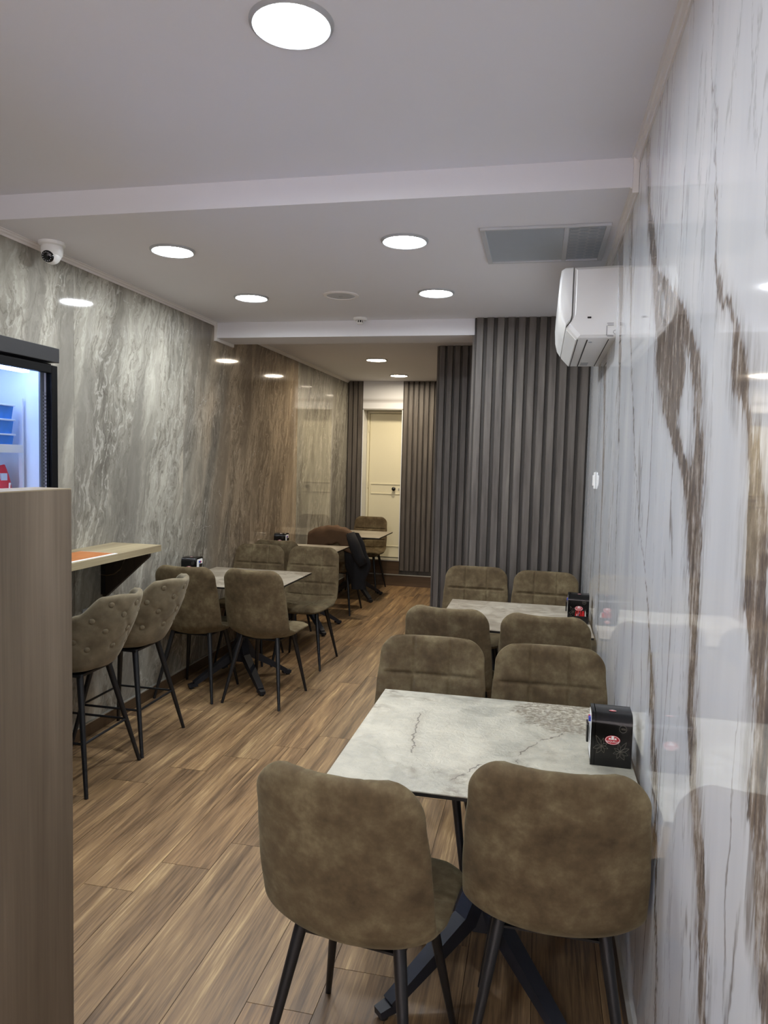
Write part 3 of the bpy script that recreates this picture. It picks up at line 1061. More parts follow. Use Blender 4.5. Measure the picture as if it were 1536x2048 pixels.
# ================================================================== TABLES
def table(loc, sx, sy, topmat, label, group):
    t = thing('cafe_table', label, 'table', loc, 0, group)
    B().box((-sx / 2, -sy / 2, 0.7465), (sx / 2, sy / 2, 0.750), 0.001).build('tabletop', topmat, t)
    B().box((-sx / 2 + 0.001, -sy / 2 + 0.001, 0.7370), (sx / 2 - 0.001, sy / 2 - 0.001, 0.7465)).build('top_edging', 'edge_black', t)
    B().lathe([(0.0, 0.686), (0.14, 0.688), (0.235, 0.706), (0.25, 0.737), (0.0, 0.737)], 28).build('support_plate', 'base_metal', t, True, 0.6)
    B().prism([(-0.034, -0.026), (-0.026, -0.034), (0.026, -0.034), (0.034, -0.026), (0.034, 0.026), (0.026, 0.034), (-0.026, 0.034), (-0.034, 0.026)], 2, 0.15, 0.690).build('column', 'base_metal', t)
    for a in range(4):
        an = PI / 4 + a * PI / 2
        c, s = math.cos(an), math.sin(an)
        f = B()
        f.bar((0.0, 0.0, 0.33), (0.075 * c, 0.075 * s, 0.19), 0.055, 0.05, 0.052, 0.055)
        f.bar((0.060 * c, 0.060 * s, 0.205), (0.345 * c, 0.345 * s, 0.036), 0.052, 0.055, 0.042, 0.028)
        f.bar((0.325 * c, 0.325 * s, 0.030), (0.385 * c, 0.385 * s, 0.022), 0.042, 0.03, 0.036, 0.022)
        leg = f.build('base_leg', 'base_metal', t)
        B().lathe([(0.0, 0.0), (0.014, 0.0), (0.016, 0.006), (0.013, 0.014), (0.0, 0.014)], 14, (0.365 * c, 0.365 * s, 0)).build('levelling_foot', 'edge_black', leg, True, 0.7)
    return t


GT = 'square stone-look cafe tables'
table((-0.122, 2.205, 0), 0.825, 0.805, 'stone_top', 'nearest cafe table with pale cracked stone-look top against the white wall', GT)
table((-0.105, 4.09, 0), 0.800, 0.790, 'stone_top_brown', 'second stone-look table along the white wall, before the fluted panelling', GT)
table((-2.035, 4.78, 0), 0.770, 0.800, 'stone_top_brown', 'stone-look table on the grey marble side with two chairs on each side', GT)
table((-2.125, 6.50, 0), 0.620, 0.790, 'stone_top_brown', 'mostly hidden middle table along the grey marble wall', GT)
table((-2.075, 8.16, 0), 0.730, 0.760, 'stone_top_brown', 'farthest table, by the chair in front of the cream door', GT)


# ================================================================== DINING CHAIRS
CH_P = [(0, .475, .444), (0, .41, .459), (0, .28, .456), (0, .17, .446), (0, .105, .452), (0, .062, .483), (0, .042, .535), (0, .028, .62), (0, .012, .72), (0, -.004, .81), (0, -.014, .889)]


def chair_shell():
    fine, L = catmull(CH_P, 0)
    T = L[-1]
    NS, NT = 150, 116
    ssplit = None
    rows = []
    for i in range(NS + 1):
        u = i / NS
        s = T * (0.55 * u + 0.45 * (0.5 - 0.5 * math.cos(PI * u)))
        rows.append(s)
    # find s for seam heights
    def s_at(fn):
        best = min(range(600), key=lambda k: abs(fn(along(fine, L, T * k / 600)[0])))
        return T * best / 600
    s_back1 = s_at(lambda p: p.z - 0.735 if p.y < .06 else 9)
    s_back2 = s_at(lambda p: p.z - 0.600 if p.y < .06 else 9)
    s_fold = s_at(lambda p: p.z - 0.497 if p.y < .06 else 9)
    s_seat = s_at(lambda p: p.y - 0.27 if p.z < .47 else 9)
    split = s_at(lambda p: p.y - 0.155 if p.z < .47 else 9)
    si = min(range(NS + 1), key=lambda k: abs(rows[k] - split))
    wid = [(0, .205), (.10, .219), (.26, .226), (.40, .225), (.54, .225), (.64, .221), (.74, .213), (.86, .204)]
    lift = [(0, .006), (.12, .010), (.26, .020), (.36, .045), (.46, .046), (.60, .036), (.80, .026)]
    In, Out = [], []
    for s in rows:
        p, tg = along(fine, L, s)
        nr = Vector((0, tg.z, -tg.y))
        d0, d1 = s, T - s
        w = interp(s, wid)
        for d, r in ((d0, 0.080), (d1, 0.078)):
            if d < r:
                w = w - r + math.sqrt(max(0, r * r - (r - d) ** 2))
        ef = 1.0
        for d, e in ((d0, 0.035), (d1, 0.030)):
            if d < e:
                ef *= math.sqrt(max(0.0, 1 - (1 - d / e) ** 2))
        a, b = [], []
        for j in range(NT + 1):
            t = math.sin((j / NT - 0.5) * PI * 0.999) if False else (2 * j / NT - 1)
            t = math.copysign(1 - (1 - abs(t)) ** 1.35, t)
            x = t * w
            th = math.sqrt(max(0.0, 1 - abs(t) ** 5)) * ef
            cpt = p + Vector((x, 0, 0)) + nr * (interp(s, lift) * t * t)
            hin, hout = 0.021 * th, interp(s, [(.0, .024), (.3, .030), (.42, .026), (.5, .020)]) * th
            # quilting on the inner side
            dv = min(abs(abs(x) - 0.074), 1)
            fade_e = max(0.0, min(1.0, (0.93 - abs(t)) / 0.12))
            sm = 0.0075 * math.exp(-(dv / 0.0055) ** 2) * min(1, ef)
            for sq, am in ((s_back1, 1.2), (s_back2, 1.2), (s_fold, 1.2), (s_seat, 1.0)):
                sm = max(sm, 0.0085 * am * math.exp(-((s - sq) / 0.0065) ** 2) * fade_e)
            puff = 0.004 * fade_e * math.cos(min(1.0, abs(abs(x) - 0.0) / 0.074) * PI) ** 2 * ef
            a.append(cpt + nr * (hin + puff - sm))
            wr = 0.0012 * mnoise.noise(Vector((x * 9, s * 9, 3.0))) * th
            b.append(cpt - nr * (hout + wr))
        In.append(a)
        Out.append(b)

    def part(i0, i1, name):
        q = B()
        q.grid([v for r in In[i0:i1 + 1] for v in r], i1 - i0 + 1, NT + 1)
        q.grid([v for r in Out[i0:i1 + 1] for v in r], i1 - i0 + 1, NT + 1)
        q.weld(2e-5)
        return q.mesh(name, 'olive_suede', True)
    return part(0, si, 'seat'), part(si, NS, 'backrest')


SEAT_ME, BACK_ME = chair_shell()


def make_chair():
    t = thing('dining_chair', 'olive suede dining chair', 'chair')
    link('seat', SEAT_ME, t)
    link('backrest', BACK_ME, t)
    for sx in (-1, 1):
        for (yt, yf, xf) in ((0.115, 0.0, 0.205), (0.345, 0.437, 0.195)):
            B().tube([(sx * 0.130, yt, 0.436), (sx * (0.130 + (xf - 0.130) * 0.06), yt + (yf - yt) * 0.06, 0.41), (sx * xf, yf, 0.0)],
                     [0.0165, 0.0165, 0.0088], 12).build('leg', 'black_metal', t, True, 0.7)
    f = B()
    f.box((-0.14, 0.105, 0.417), (0.14, 0.13, 0.423))
    f.box((-0.14, 0.33, 0.417), (0.14, 0.355, 0.423))
    f.box((-0.142, 0.11, 0.4175), (-0.118, 0.35, 0.4225))
    f.box((0.118, 0.11, 0.4175), (0.142, 0.35, 0.4225))
    f.build('underframe', 'black_metal', t)
    return t


R = math.radians
GC = 'olive suede chairs around the tables'
CH = [
    ((-0.430, 1.545), -8, 'large olive suede chair seen from behind, left one at the nearest table'),
    ((0.070, 1.700), -1, 'large olive suede chair seen from behind, right one at the nearest table'),
    ((-0.402, 2.905), 182, 'olive suede chair facing the viewer behind the nearest table, on the aisle side'),
    ((0.066, 2.90), 181, 'olive suede chair facing the viewer behind the nearest table, next to the white wall'),
    ((-0.425, 3.505), -6, 'olive suede chair seen from behind at the second right-hand table, aisle side'),
    ((0.050, 3.475), -5, 'olive suede chair seen from behind at the second right-hand table, wall side'),
    ((-0.402, 5.00), 181, 'olive suede chair facing the viewer against the fluted panelling, aisle side'),
    ((0.066, 4.94), 177, 'olive suede chair facing the viewer against the fluted panelling, in the wall corner'),
    ((-2.226, 4.27), 0, 'olive suede chair seen from behind, right behind the bar stools at the grey wall'),
    ((-1.765, 4.290), -6, 'olive suede chair seen from behind at the left-hand table, beside the aisle'),
    ((-2.226, 5.60), 180, 'olive suede chair facing the viewer at the left-hand table, next to the grey wall'),
    ((-1.768, 5.62), 180, 'olive suede chair facing the viewer with its quilted seat in view beside the aisle'),
    ((-2.225, 5.94), 0, 'dark olive chair seen from behind between two left-hand tables, mostly hidden'),
    ((-2.06, 7.14), -3, 'olive chair with a coat hung over its back'),
    ((-2.08, 8.98), 178, 'brown suede chair standing right in front of the cream door'),
]
chair0 = make_chair()
CHAIRS = []
for i, ((x, y), a, lab) in enumerate(CH):
    if i == 0:
        chair0.location = (x, y, 0)
        chair0.rotation_euler = (0, 0, R(a))
        chair0['label'] = lab
        chair0['group'] = GC
        CHAIRS.append(chair0)
    else:
        CHAIRS.append(dup(chair0, (x, y, 0), R(a), lab, GC))


# ================================================================== BAR STOOLS
def stool_parts():
    ztop = lambda a: interp(a, [(0, .935), (22, .943), (38, .935), (58, .85), (82, .765), (110, .715), (120, .71)])
    NP, NV = 120, 48
    rows = [(r_, ph) for r_, ph in []]
    btn = []
    for v, phs in ((0.30, (-45, -15, 15, 45)), (0.52, (-60, -30, 0, 30, 60)), (0.73, (-45, -15, 15, 45)), (0.88, (-30, 0, 30))):
        for ph in phs:
            btn.append((v, ph))

    def surf(ph, v):
        a = R(ph)
        zt = ztop(abs(ph))
        zb = 0.585
        z = zb + (zt - zb) * v
        hgt = (z - zb)
        rx = 0.165 + 0.057 * min(1, (hgt / 0.24)) ** 0.6
        ry = 0.170 + 0.060 * min(1, (hgt / 0.24)) ** 0.6 + 0.30 * hgt * max(0, math.cos(a))
        return Vector((rx * math.sin(a), -ry * math.cos(a) + 0.0, z))
    bpos = [surf(ph, v) for v, ph in btn]
    segs = []
    for i in range(len(bpos)):
        for j in range(i + 1, len(bpos)):
            if (bpos[i] - bpos[j]).length < 0.105 and abs(bpos[i].z - bpos[j].z) > 0.02:
                segs.append((bpos[i], bpos[j]))

    def relief(p):
        d = min((p - q).length for q in bpos)
        r = -0.010 * math.exp(-(d / 0.018) ** 2)
        for a, b in segs:
            ab = b - a
            t = max(0, min(1, (p - a).dot(ab) / ab.length_squared))
            dd = (p - a - ab * t).length
            r = min(r, -0.0050 * math.exp(-(dd / 0.007) ** 2))
        return r
    outer, inner = [], []
    for i in range(NP + 1):
        ph = -112 + 224 * i / NP
        ro, ri = [], []
        for j in range(NV + 1):
            v = j / NV
            p = surf(ph, v)
            e = 1e-3
            nu = (surf(ph + 0.5, v) - surf(ph - 0.5, v)).cross(surf(ph, min(1, v + .01)) - surf(ph, max(0, v - .01))).normalized()
            if nu.dot(Vector((p.x, p.y, 0))) < 0:
                nu = -nu
            ed = min((1 - abs(ph) / 112) / 0.10, (1 - v) / 0.09, 1.0)
            ed = math.sqrt(max(0, 1 - (1 - max(0, ed)) ** 2))
            th = 0.017 * ed
            ro.append(p + nu * (th + relief(p) * ed))
            ri.append(p - nu * th)
        outer.append(ro)
        inner.append(ri)
    b = B()
    b.grid([v for r in outer for v in r], NP + 1, NV + 1)
    b.grid([v for r in inner for v in r], NP + 1, NV + 1)
    b.weld(3e-5)
    back = b.mesh('backrest', 'taupe_suede', True)
    # seat bowl below and cushion
    b = B()
    ring = []
    for (k, z) in ((0.0, 0.548), (0.45, 0.549), (0.8, 0.556), (0.95, 0.572), (1.0, 0.60), (1.0, 0.635), (0.93, 0.662), (0.7, 0.674), (0.0, 0.678)):
        row = []
        for i in range(40):
            a = 2 * PI * i / 40
            rx, ry = 0.178, 0.186
            ex = 0.75
            row.append(Vector((k * rx * math.copysign(abs(math.cos(a)) ** ex, math.cos(a)), 0.015 + k * ry * math.copysign(abs(math.sin(a)) ** ex, math.sin(a)), z)))
        row.append(row[0].copy())
        ring += row
    b.grid(ring, 9, 41)
    b.weld(1e-5)
    seat = b.mesh('seat_cushion', 'taupe_suede', True)
    nb = B().lathe([(0.0, 0.006), (0.007, 0.0075), (0.0130, 0.0045), (0.0142, 0.0), (0.0, -0.003)], 14)
    button = nb.mesh('button', 'taupe_suede', True)
    pos = []
    for (v, ph), p in zip(btn, bpos):
        nu = (surf(ph + 0.5, v) - surf(ph - 0.5, v)).cross(surf(ph, v + .01) - surf(ph, v - .01)).normalized()
        if nu.dot(Vector((p.x, p.y, 0))) < 0:
            nu = -nu
        pos.append((p + nu * 0.0095, nu.to_track_quat('Z', 'Y').to_euler()))
    return back, seat, button, pos


ST_BACK, ST_SEAT, ST_BTN, ST_POS = stool_parts()


def make_stool(loc, rz, label):
    t = thing('bar_stool', label, 'bar stool', loc, rz, 'buttoned bar stools at the wall counter')
    link('backrest', ST_BACK, t)
    link('seat_cushion', ST_SEAT, t)
    for p, e in ST_POS:
        link('button', ST_BTN, t, p, e)
    B().box((-0.135, -0.12, 0.535), (0.135, 0.15, 0.548), 0.003).build('underframe', 'black_metal', t)
    ft = []
    for sx in (-1, 1):
        for (yt, yf) in ((-0.105, -0.215), (0.125, 0.213)):
            B().tube([(sx * 0.115, yt, 0.545), (sx * 0.228, yf, 0.0)], [0.0165, 0.0095], 12).build('leg', 'black_metal', t, True, 0.7)
            k = 0.31 / 0.545
            k = 1 - 0.235 / 0.545
            ft.append((sx * (0.115 + 0.113 * k), yt + (yf - yt) * k, 0.235))
    P = [ft[0], ft[1], ft[3], ft[2], ft[0]]
    fr_ = B()
    for a, c in zip(P, P[1:]):
        fr_.tube([a, c], 0.0065, 8)
    fr_.build('footrest', 'black_metal', t, True, 0.7)
    return t


make_stool((-2.215, 3.137, 0), R(90), 'taupe buttoned bar stool nearest the wooden partition, in front of the other stool')
make_stool((-2.215, 3.620, 0), R(90), 'taupe buttoned bar stool farther along the wall counter, next to the dining chairs')

# ================================================================== WALL COUNTER
t = thing('wall_counter', 'light oak wall-mounted counter shelf on triangular brackets above the stools', 'counter', (XL, 3.15, 0))
B().box((0.001, -0.68, 1.043), (0.315, 0.69, 1.080), 0.0015).build('counter_top', 'shelf_oak', t)
for yy in (0.585, -0.55):
    B().prism([(0.001, 1.043), (0.29, 1.043), (0.29, 1.020), (0.02, 0.775), (0.001, 0.775)], 1, yy, yy + 0.032).build('bracket', 'bracket_wood', t)
B().box((0.001, 0.568, 0.79), (0.018, 0.585, 1.043)).build('bracket_cleat', 'edge_black', t)
tag(B().tube([(XL + 0.16, 3.715, 1.042), (XL + 0.155, 3.715, 1.00), (XL + 0.13, 3.715, 0.945), (XL + 0.085, 3.715, 0.912), (XL + 0.04, 3.715, 0.903), (XL + 0.006, 3.715, 0.905)], 0.003, 8)
    .build('cable', 'cable_brown', None, True), 'thin brown cable curving beneath the wall counter', 'cable')
# menu placemat on the counter
t = thing('placemat', 'orange printed placemat with a white edge on the wall counter', 'placemat', (-2.26, 3.13, 1.0802), R(-2))
B().box((-0.115, -0.30, 0.0), (0.105, 0.27, 0.003), 0.001).build('sheet', 'paper_white', t)
B().box((-0.112, -0.297, 0.003), (0.088, 0.262, 0.0036)).build('printed_face', 'screen_print', t)

# socket plate seen under the counter
t = thing('wall_socket', 'grey socket plate on the marble below the wall counter', 'socket', (XL, 3.60, 0.70))
B().box((0.0, -0.06, -0.035), (0.008, 0.06, 0.035), 0.003).build('cover_plate', 'grey_plastic', t)
B().box((0.008, -0.022, -0.014), (0.010, 0.022, 0.014), 0.001).build('outlet', 'white_plastic', t)

# ================================================================== PARTITION OF THE BAR
t = thing('bar_partition', 'tall grey-brown wood panelled bar partition at the left edge of the picture', 'partition', (-1.135, 0.35, 0))
B().box((-0.10, -1.55, 0.0), (0.0, 1.245, 1.5105), 0.001).build('panel', 'grey_oak', t)
B().box((-0.1, -1.55, 1.5105), (0.0, 1.245, 1.513)).build('cap_board', 'shelf_oak', t)

# ================================================================== DISPLAY FRIDGE
fg = thing('display_fridge', 'black-framed glass-door display fridge lit blue inside behind the wooden partition', 'fridge', (-1.80, 1.80, 0))
FX0, FX1, FY0, FY1, FT = XL + 0.02 + 1.80, -0.028, -0.05, 0.650, 1.992   # local x back, front; y; top
b = B()
b.box((FX0, FY0, 0.0), (FX0 + 0.04, FY1, 1.935))
b.box((FX0 + 0.04, FY0, 0.0), (FX1, FY0 + 0.04, 1.935))
b.box((FX0 + 0.04, FY1 - 0.03, 0.0), (FX1, FY1, 1.935))
b.box((FX0 + 0.04, FY0 + 0.04, 0.0), (FX1, FY1 - 0.03, 0.30))
b.box((FX0 + 0.04, FY0 + 0.04, 1.915), (FX1, FY1 - 0.03, 1.935))
b.build('cabinet', 'black_frame', fg)
b = B()
b.box((FX0 + 0.041, FY0 + 0.041, 0.301), (FX0 + 0.046, FY1 - 0.031, 1.914))
b.box((FX0 + 0.046, FY0 + 0.041, 0.301), (FX1, FY0 + 0.046, 1.914))
b.box((FX0 + 0.046, FY1 - 0.036, 0.301), (FX1, FY1 - 0.031, 1.914))
b.box((FX0 + 0.046, FY0 + 0.046, 0.301), (FX1, FY1 - 0.036, 0.306))
b.box((FX0 + 0.046, FY0 + 0.046, 1.909), (FX1, FY1 - 0.036, 1.914))
b.build('inner_liner', 'liner_white', fg)
B().box((FX0, FY0 - 0.002, 1.938), (0.004, FY1 + 0.006, FT), 0.002).build('header', 'header_black', fg)
b = B()
dz0, dz1 = 0.10, 1.926
b.box((FX1 + 0.004, FY0, dz0), (0.0, FY0 + 0.034, dz1), 0.002)
b.box((FX1 + 0.004, FY1 - 0.034, dz0), (0.0, FY1, dz1), 0.002)
b.box((FX1 + 0.004, FY0 + 0.034, dz1 - 0.030), (0.0, FY1 - 0.034, dz1), 0.002)
b.box((FX1 + 0.004, FY0 + 0.034, dz0), (0.0, FY1 - 0.034, dz0 + 0.2), 0.002)
dr = b.build('door', 'black_frame', fg)
B().box((-0.014, FY0 + 0.034, dz0 + 0.2), (-0.010, FY1 - 0.034, dz1 - 0.030)).build('glass', 'fridge_glass', dr)
B().box((FX1 - 0.004, FY1 - 0.066, 0.31), (FX1 + 0.003, FY1 - 0.052, 1.905)).build('gasket', 'gasket_grey', dr)
B().box((FX1 - 0.004, FY1 - 0.052, 0.31), (FX1 + 0.003, FY1 - 0.044, 1.905)).build('seal_strip', 'dotted_dark', dr)
B().box((FX1 - 0.004, FY1 - 0.044, 0.31), (FX1 + 0.003, FY1 - 0.033, 1.905)).build('seal_strip', 'dotted_pale', dr)
B().box((-0.0, FY0 + 0.006, 0.9), (0.03, FY0 + 0.024, 1.5), 0.004).build('handle', 'black_metal', dr)
# light tubes inside: one along the top, one down the far front edge
B().box((FX1 - 0.06, FY0 + 0.08, 1.892), (FX1 - 0.03, FY1 - 0.08, 1.908), 0.004).build('light_tube', 'fridge_light', fg)
B().box((FX1 - 0.06, FY0 + 0.05, 0.34), (FX1 - 0.03, FY0 + 0.07, 1.89), 0.003).build('light_tube', 'fridge_light', fg)
for zz in (0.70, 1.05, 1.333, 1.602):
    s = B().box((FX0 + 0.05, FY0 + 0.05, zz), (FX1 - 0.07, FY1 - 0.072, zz + 0.010), 0.002).build('shelf', 'liner_white', fg)
    B().box((FX1 - 0.070, FY0 + 0.05, zz - 0.006), (FX1 - 0.064, FY1 - 0.072, zz + 0.024), 0.001).build('price_rail', 'liner_white', s)
r_ = B()
r_.box((FX1 - 0.095, FY1 - 0.060, 0.32), (FX1 - 0.080, FY1 - 0.052, 1.80))
rl = r_.build('shelf_upright', 'liner_white', fg)

# food tubs (a stack of three) and a red bag inside
def tub(loc, label):
    t = thing('food_tub', label, 'tub', loc, 0, 'blue food tubs in the fridge')
    b = B()
    b.prism([(-0.060, 0.0), (0.060, 0.0), (0.070, 0.046), (-0.070, 0.046)], 0, -0.05, 0.05)
    b.build('tub_body', 'tub_blue', t)
    B().box((-0.056, -0.075, 0.0462), (0.056, 0.075, 0.0530), 0.002).build('tub_lid', 'tub_lid', t)
    return t


for k, lab in enumerate(('blue food tub at the bottom of the stack in the fridge', 'blue food tub in the middle of the stack in the fridge', 'blue food tub on top of the stack in the fridge')):
    tub((-1.958, 2.274, 1.6125 + 0.0535 * k), lab)
t = thing('red_bag', 'red packet with white marks on the fridge shelf just above the partition', 'packet', (-1.965, 2.288, 1.3435))
b = B()
V = []
for i in range(13):
    u = i / 12
    z = 0.205 * u
    w = 0.090 - 0.012 * u ** 3
    d = 0.040 * (1 - u ** 4) + 0.003
    for j in range(25):
        a = 2 * PI * j / 24
        V.append(Vector((d * math.copysign(abs(math.sin(a)) ** 0.5, math.sin(a)), w * math.copysign(abs(math.cos(a)) ** 0.6, math.cos(a)), z + 0.003 * math.sin(3 * a) * u)))
b.grid(V, 13, 25)
b.weld()
b.build('bag_body', 'bag_red', t, True)
B().box((0.018, 0.020, 0.150), (0.032, 0.052, 0.176)).build('label_patch', 'tub_lid', t)
B().box((0.018, -0.05, 0.158), (0.0325, 0.012, 0.168)).build('label_stripe', 'paper_white', t)
B().tube([(0.038, 0.03, 0.09), (0.037, 0.055, 0.115), (0.036, 0.06, 0.14)], 0.004, 8).build('label_swirl', 'paper_white', t)

# ================================================================== NAPKIN DISPENSERS
def logo(parent, loc, w, rot=(PI / 2, 0, 0), text=True):
    """red oval badge with a white rim, a small white building mark and the name"""
    n = 28
    h = w * 0.64
    e = B()
    e.bm.faces.new([e.bm.verts.new((w / 2 * math.cos(2 * PI * i / n), h / 2 * math.sin(2 * PI * i / n), 0)) for i in range(n)])
    em = e.build('emblem', 'logo_red', parent, loc=loc)
    em.rotation_euler = rot
    r = B()
    A = [r.bm.verts.new((w / 2 * 0.94 * math.cos(2 * PI * i / n), h / 2 * 0.92 * math.sin(2 * PI * i / n), 0.0003)) for i in range(n)]
    Bq = [r.bm.verts.new((w / 2 * 0.87 * math.cos(2 * PI * i / n), h / 2 * 0.84 * math.sin(2 * PI * i / n), 0.0003)) for i in range(n)]
    for i in range(n):
        r.bm.faces.new((A[i], A[(i + 1) % n], Bq[(i + 1) % n], Bq[i]))
    r.build('emblem_rim', 'logo_white', em)
    k = w / 0.045
    c = B()
    for (xa, ya, xb, yb) in ((-0.011, 0.0025, -0.006, 0.0065), (-0.004, 0.002, 0.004, 0.0095), (0.006, 0.0025, 0.011, 0.0065), (-0.012, 0.0012, 0.012, 0.0022)):
        c.box((xa * k, ya * k, 0.0003), (xb * k, yb * k, 0.0005))
    c.prism([(-0.0048 * k, 0.0095 * k), (0.0048 * k, 0.0095 * k), (0.0, 0.0135 * k)], 2, 0.0003, 0.0005)
    c.build('building_mark', 'logo_white', em)
    if text:
        tm = link('lettering', LETTER_ME, em, (0, -0.0048 * k, 0.0004))
        tm.scale = (k, k, 1)
    return em


LETTER_ME = text_mesh('SAQUELLA', 0.0078, 'logo_white')
YEAR_ME = text_mesh('1856', 0.0075, 'gold_line')


def leaf_curve(x0, y0, ang, L, wd):
    pts = []
    for sgn in (1, -1):
        for i in range(9):
            u = i / 8 if sgn == 1 else 1 - i / 8
            v = sgn * wd * math.sin(PI * u) * (1 - 0.3 * u)
            pts.append((x0 + L * u * math.cos(ang) - v * math.sin(ang), y0 + L * u * math.sin(ang) + v * math.cos(ang)))
    return pts


def dispenser(loc, rz, label, sachets=False, side=-1):
    """black box with logo on the -y face, paper napkins showing on one x side"""
    t = thing('napkin_dispenser', label, 'napkin dispenser', loc, rz, 'black napkin dispensers')
    w, d, h = 0.112, 0.115, 0.150
    s = side
    # shell: profile in y/z with rounded top, open on the napkin side
    prof = [(-d / 2, 0.0), (d / 2, 0.0), (d / 2, h - 0.030)]
    for i in range(1, 6):
        a = i / 6 * PI / 2
        prof.append((d / 2 - 0.030 + 0.030 * math.cos(a), h - 0.030 + 0.030 * math.sin(a)))
    for i in range(1, 6):
        a = PI / 2 + i / 6 * PI / 2
        prof.append((-d / 2 + 0.030 + 0.030 * math.cos(a), h - 0.030 + 0.030 * math.sin(a)))
    prof.append((-d / 2, h - 0.030))
    b = B()
    a0, a1 = (-w / 2 + 0.010, w / 2) if s < 0 else (-w / 2, w / 2 - 0.010)
    b.prism(prof, 0, a0, a1)
    b.build('body', 'black_gloss', t, True, 0.6)
    rim = B()
    outer = prof
    cy, cz = 0.0, h / 2
    inn = [(cy + (y - cy) * 0.86, cz + (z - cz) * 0.88) for y, z in prof]
    xa, xb = (-w / 2, -w / 2 + 0.012) if s < 0 else (w / 2 - 0.012, w / 2)
    n = len(prof)
    P = [[rim.bm.verts.new((x, y, z)) for y, z in q] for x, q in ((xa, outer), (xb, outer), (xb, inn), (xa, inn))]
    for q0, q1 in zip(P, P[1:] + P[:1]):
        for i in range(n):
            j = (i + 1) % n
            rim.bm.faces.new((q0[i], q0[j], q1[j], q1[i]))
    rim.build('rim', 'black_gloss', t, True, 0.6)
    xs = -w / 2 if s < 0 else w / 2
    nb = B()
    V = []
    for i in range(9):
        z = 0.014 + (h - 0.032) * i / 8
        bul = 0.006 * math.sin(PI * i / 8)
        for j in range(7):
            y = -0.044 + 0.088 * j / 6
            V.append(Vector((xs + s * (bul * math.sin(PI * j / 6) + 0.0) - s * 0.004, y, z)))
    nb.grid(V, 9, 7)
    nb.box((min(xs, xs - s * 0.006), -0.045, 0.012), (max(xs, xs - s * 0.006), 0.045, h - 0.014))
    nb.build('napkin_stack', 'paper_white', t, True, 0.5)
    B().box((min(xs + s * 0.004, xs + s * 0.011), -0.020, 0.050), (max(xs + s * 0.004, xs + s * 0.011), 0.020, 0.105), 0.003).build('push_plate', 'black_gloss', t)
    B().box((min(xs, xs + s * 0.006), -0.018, 0.112), (max(xs, xs + s * 0.006), -0.002, 0.124), 0.001).build('printed_mark', 'blue_mark', t)
    B().box((min(xs, xs + s * 0.006), 0.0, 0.110), (max(xs, xs + s * 0.006), 0.014, 0.122), 0.001).build('printed_mark', 'logo_red', t)
    yf = -d / 2 - 0.0006
    logo(t, (0.003, yf, 0.078), 0.042)
    logo(t, (0.003, -0.020, h + 0.0006), 0.020, (0, 0, 0), False)
    # leaf drawings
    for sx, bx, bz in ((-1, -0.026, 0.058), (1, 0.024, 0.046)):
        lv = B()
        for ang, L, wd in ((60, 0.042, 0.005), (100, 0.030, 0.004), (25, 0.034, 0.005), (150, 0.022, 0.004), (-20, 0.030, 0.006), (-60, 0.032, 0.006), (-110, 0.026, 0.005), (200, 0.024, 0.004)):
            a = R(ang if sx > 0 else 180 - ang)
            pts = leaf_curve(bx, bz, a, L * 0.8, wd)
            ok = [p for p in pts if -0.05 < p[0] < 0.05 and 0.008 < p[1] < 0.115]
            if len(ok) == len(pts):
                lv.tube([(px, yf + 0.0004, pz) for px, pz in pts], 0.00045, 4)
        lv.build('leaf_drawing', 'gold_line', t)
    # year badge
    bd = B()
    bd.tube([(0.030 + 0.010 * math.cos(2 * PI * i / 24), yf + 0.0003, 0.112 + 0.010 * math.sin(2 * PI * i / 24)) for i in range(25)], 0.0005, 4, False)
    ring = bd.build('year_badge', 'gold_line', t)
    yr = link('lettering', YEAR_ME, ring, (0.030, yf, 0.112), (PI / 2, 0, 0))
    if sachets:
        B().box((-0.040, -d / 2 - 0.030, 0.0), (0.050, -d / 2 - 0.0265, 0.042), 0.001).build('sachet_pocket', 'black_gloss', t)
        pk = B()
        pk.box((-0.040, -d / 2 - 0.0265, 0.0), (-0.036, -d / 2, 0.036))
        pk.box((0.046, -d / 2 - 0.0265, 0.0), (0.050, -d / 2, 0.036))
        pk.box((-0.036, -d / 2 - 0.0265, 0.0), (0.046, -d / 2, 0.004))
        pk.build('pocket_side', 'black_gloss', t)
        logo(t, (0.004, -d / 2 - 0.0306, 0.020), 0.030)
    return t


GD = 'napkin dispensers'
dispenser((0.228, 2.155, 0.7505), R(-1), 'large black napkin dispenser with red logo on the nearest table')
dsp2 = dispenser((0.233, 4.085, 0.7505), R(-2), 'black napkin dispenser holding red sugar sachets on the second right-hand table', True)
dispenser((-2.352, 4.64, 0.7505), R(2), 'black napkin dispenser on the left-hand table behind the bar stools', side=1)
dispenser((-2.36, 6.45, 0.7505), R(2), 'small dark napkin dispenser on the hidden middle table by the grey wall', side=1)
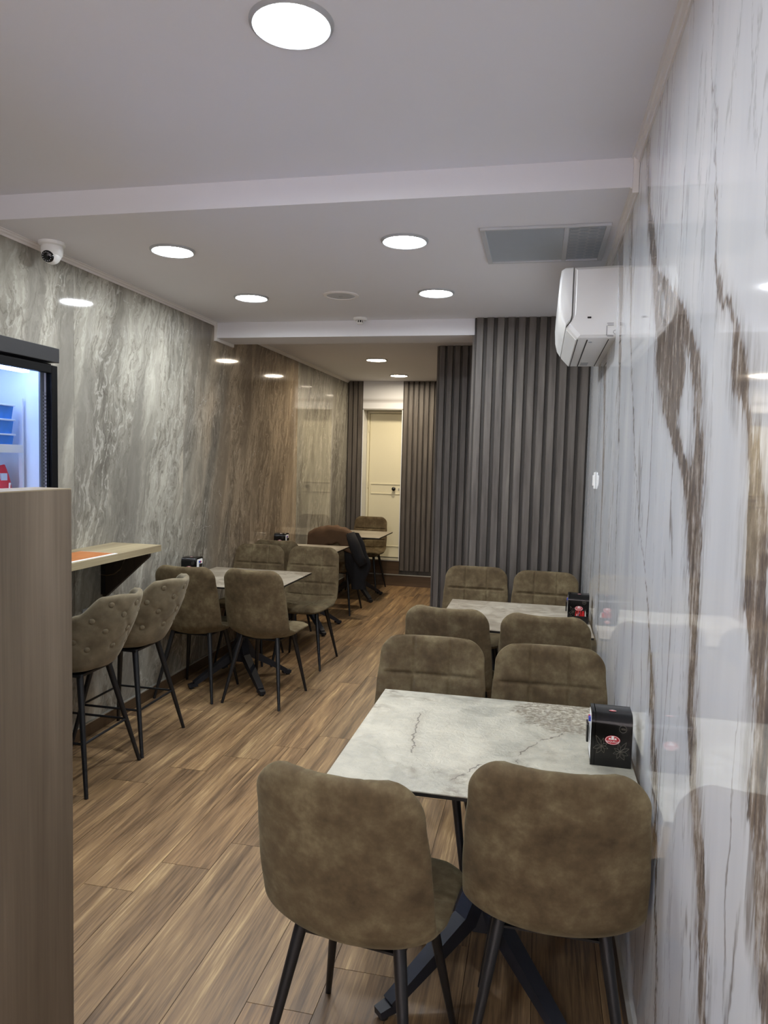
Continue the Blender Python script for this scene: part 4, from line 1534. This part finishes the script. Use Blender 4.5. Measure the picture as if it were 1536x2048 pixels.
# sachets in the pocket of the second dispenser
rs = random.Random(4)
for k in range(10):
    m_ = 'sachet_white' if k in (0, 9) else ('sachet_grey' if k == 1 else 'sachet_red')
    x = -0.030 + 0.0076 * k
    tilt = -0.5 if k < 2 else rs.uniform(-0.10, 0.05)
    b = B()
    b.prism([(-0.0030, 0.0), (0.0030, 0.0), (0.0035, 0.030), (0.0012, 0.062), (-0.0012, 0.062), (-0.0035, 0.030)], 1, -0.010, 0.010)
    o = b.build('sugar_sachet', m_)
    M = Matrix.Translation((0.233, 4.085, 0.7505)) @ Matrix.Rotation(R(-2), 4, 'Z') @ Matrix.Translation((x, -0.0575 - 0.0128, 0.0048)) @ Matrix.Rotation(-tilt, 4, 'Y')
    o.matrix_world = M
    names = {0: 'pale sugar sachet leaning at the left end of the dispenser pocket', 1: 'grey sugar sachet beside the leaning pale one in the dispenser pocket', 9: 'pale sugar sachet at the right end of the dispenser pocket'}
    tag(o, names.get(k, '%s red sugar sachet from the left in the dispenser pocket' % ('first', 'second', 'third', 'fourth', 'fifth', 'sixth', 'seventh')[(k - 2) % 7]), 'sachet', 'sugar sachets in the dispenser')

# ================================================================== COAT ON THE FAR CHAIR
def coat():
    t = thing('draped_coat', 'dark coat with brown shoulders hung over a chair back by the far table', 'coat', (-2.06, 7.14, 0), R(-3))
    # shoulders folded over the top of the backrest
    V = []
    NU, NV = 30, 22
    for i in range(NU):
        u = i / (NU - 1)
        x = -0.26 + 0.51 * u
        for j in range(NV):
            v = j / (NV - 1)
            a = (v - 0.5) * 2
            zt = 0.895 + 0.03 * math.sin(PI * u) - 0.05 * abs(2 * u - 1) ** 3
            drop = (0.17 + 0.05 * mnoise.noise(Vector((u * 4, v * 2, 1.7)))) * max(0, abs(a) - 0.25) / 0.75
            y = 0.015 + 0.055 * math.copysign(min(1, abs(a) / 0.3) ** 0.7, a) + 0.012 * mnoise.noise(Vector((u * 5, v * 5, 0)))
            z = zt - drop - 0.03 * min(1, abs(a) / 0.3) ** 2 + 0.022 * mnoise.noise(Vector((u * 7, v * 5, 4))) + 0.010 * mnoise.noise(Vector((u * 16, v * 9, 9)))
            V.append(Vector((x, y, z)))
    b = B()
    b.grid(V, NU, NV)
    o = b.build('shoulders', 'coat_brown', t, True)
    m = o.modifiers.new('thickness', 'SOLIDIFY')
    m.thickness = 0.014
    # dark body and sleeve hanging down the right-hand side
    V = []
    NU, NV = 26, 34
    for i in range(NU):
        u = i / (NU - 1)
        for j in range(NV):
            v = j / (NV - 1)
            z = 0.86 - 0.58 * v
            wdt = 0.11 + 0.10 * math.sin(PI * min(1, v * 1.15)) ** 1.2
            a = 2 * PI * u
            fold = 1 + 0.22 * math.sin(3 * a + 2 * v) * (0.3 + v) + 0.2 * mnoise.noise(Vector((math.cos(a) * 2, math.sin(a) * 2, v * 4)))
            x = 0.205 + 0.07 * v + wdt * 0.62 * math.cos(a) * fold
            y = 0.01 + 0.05 * v + 0.055 * math.sin(a) * fold
            V.append(Vector((x, y, z)))
    b = B()
    b.grid(V, NU, NV)
    b.weld(1e-4)
    o = b.build('body_and_lining', 'coat_dark', t, True)
    # sleeve end standing out to the right
    b = B()
    b.tube([(0.20, -0.03, 0.86), (0.25, -0.04, 0.74), (0.30, -0.035, 0.62), (0.345, -0.03, 0.545)], [0.045, 0.058, 0.056, 0.047], 14)
    b.build('sleeve', 'coat_dark', t, True)
    return t


coat()
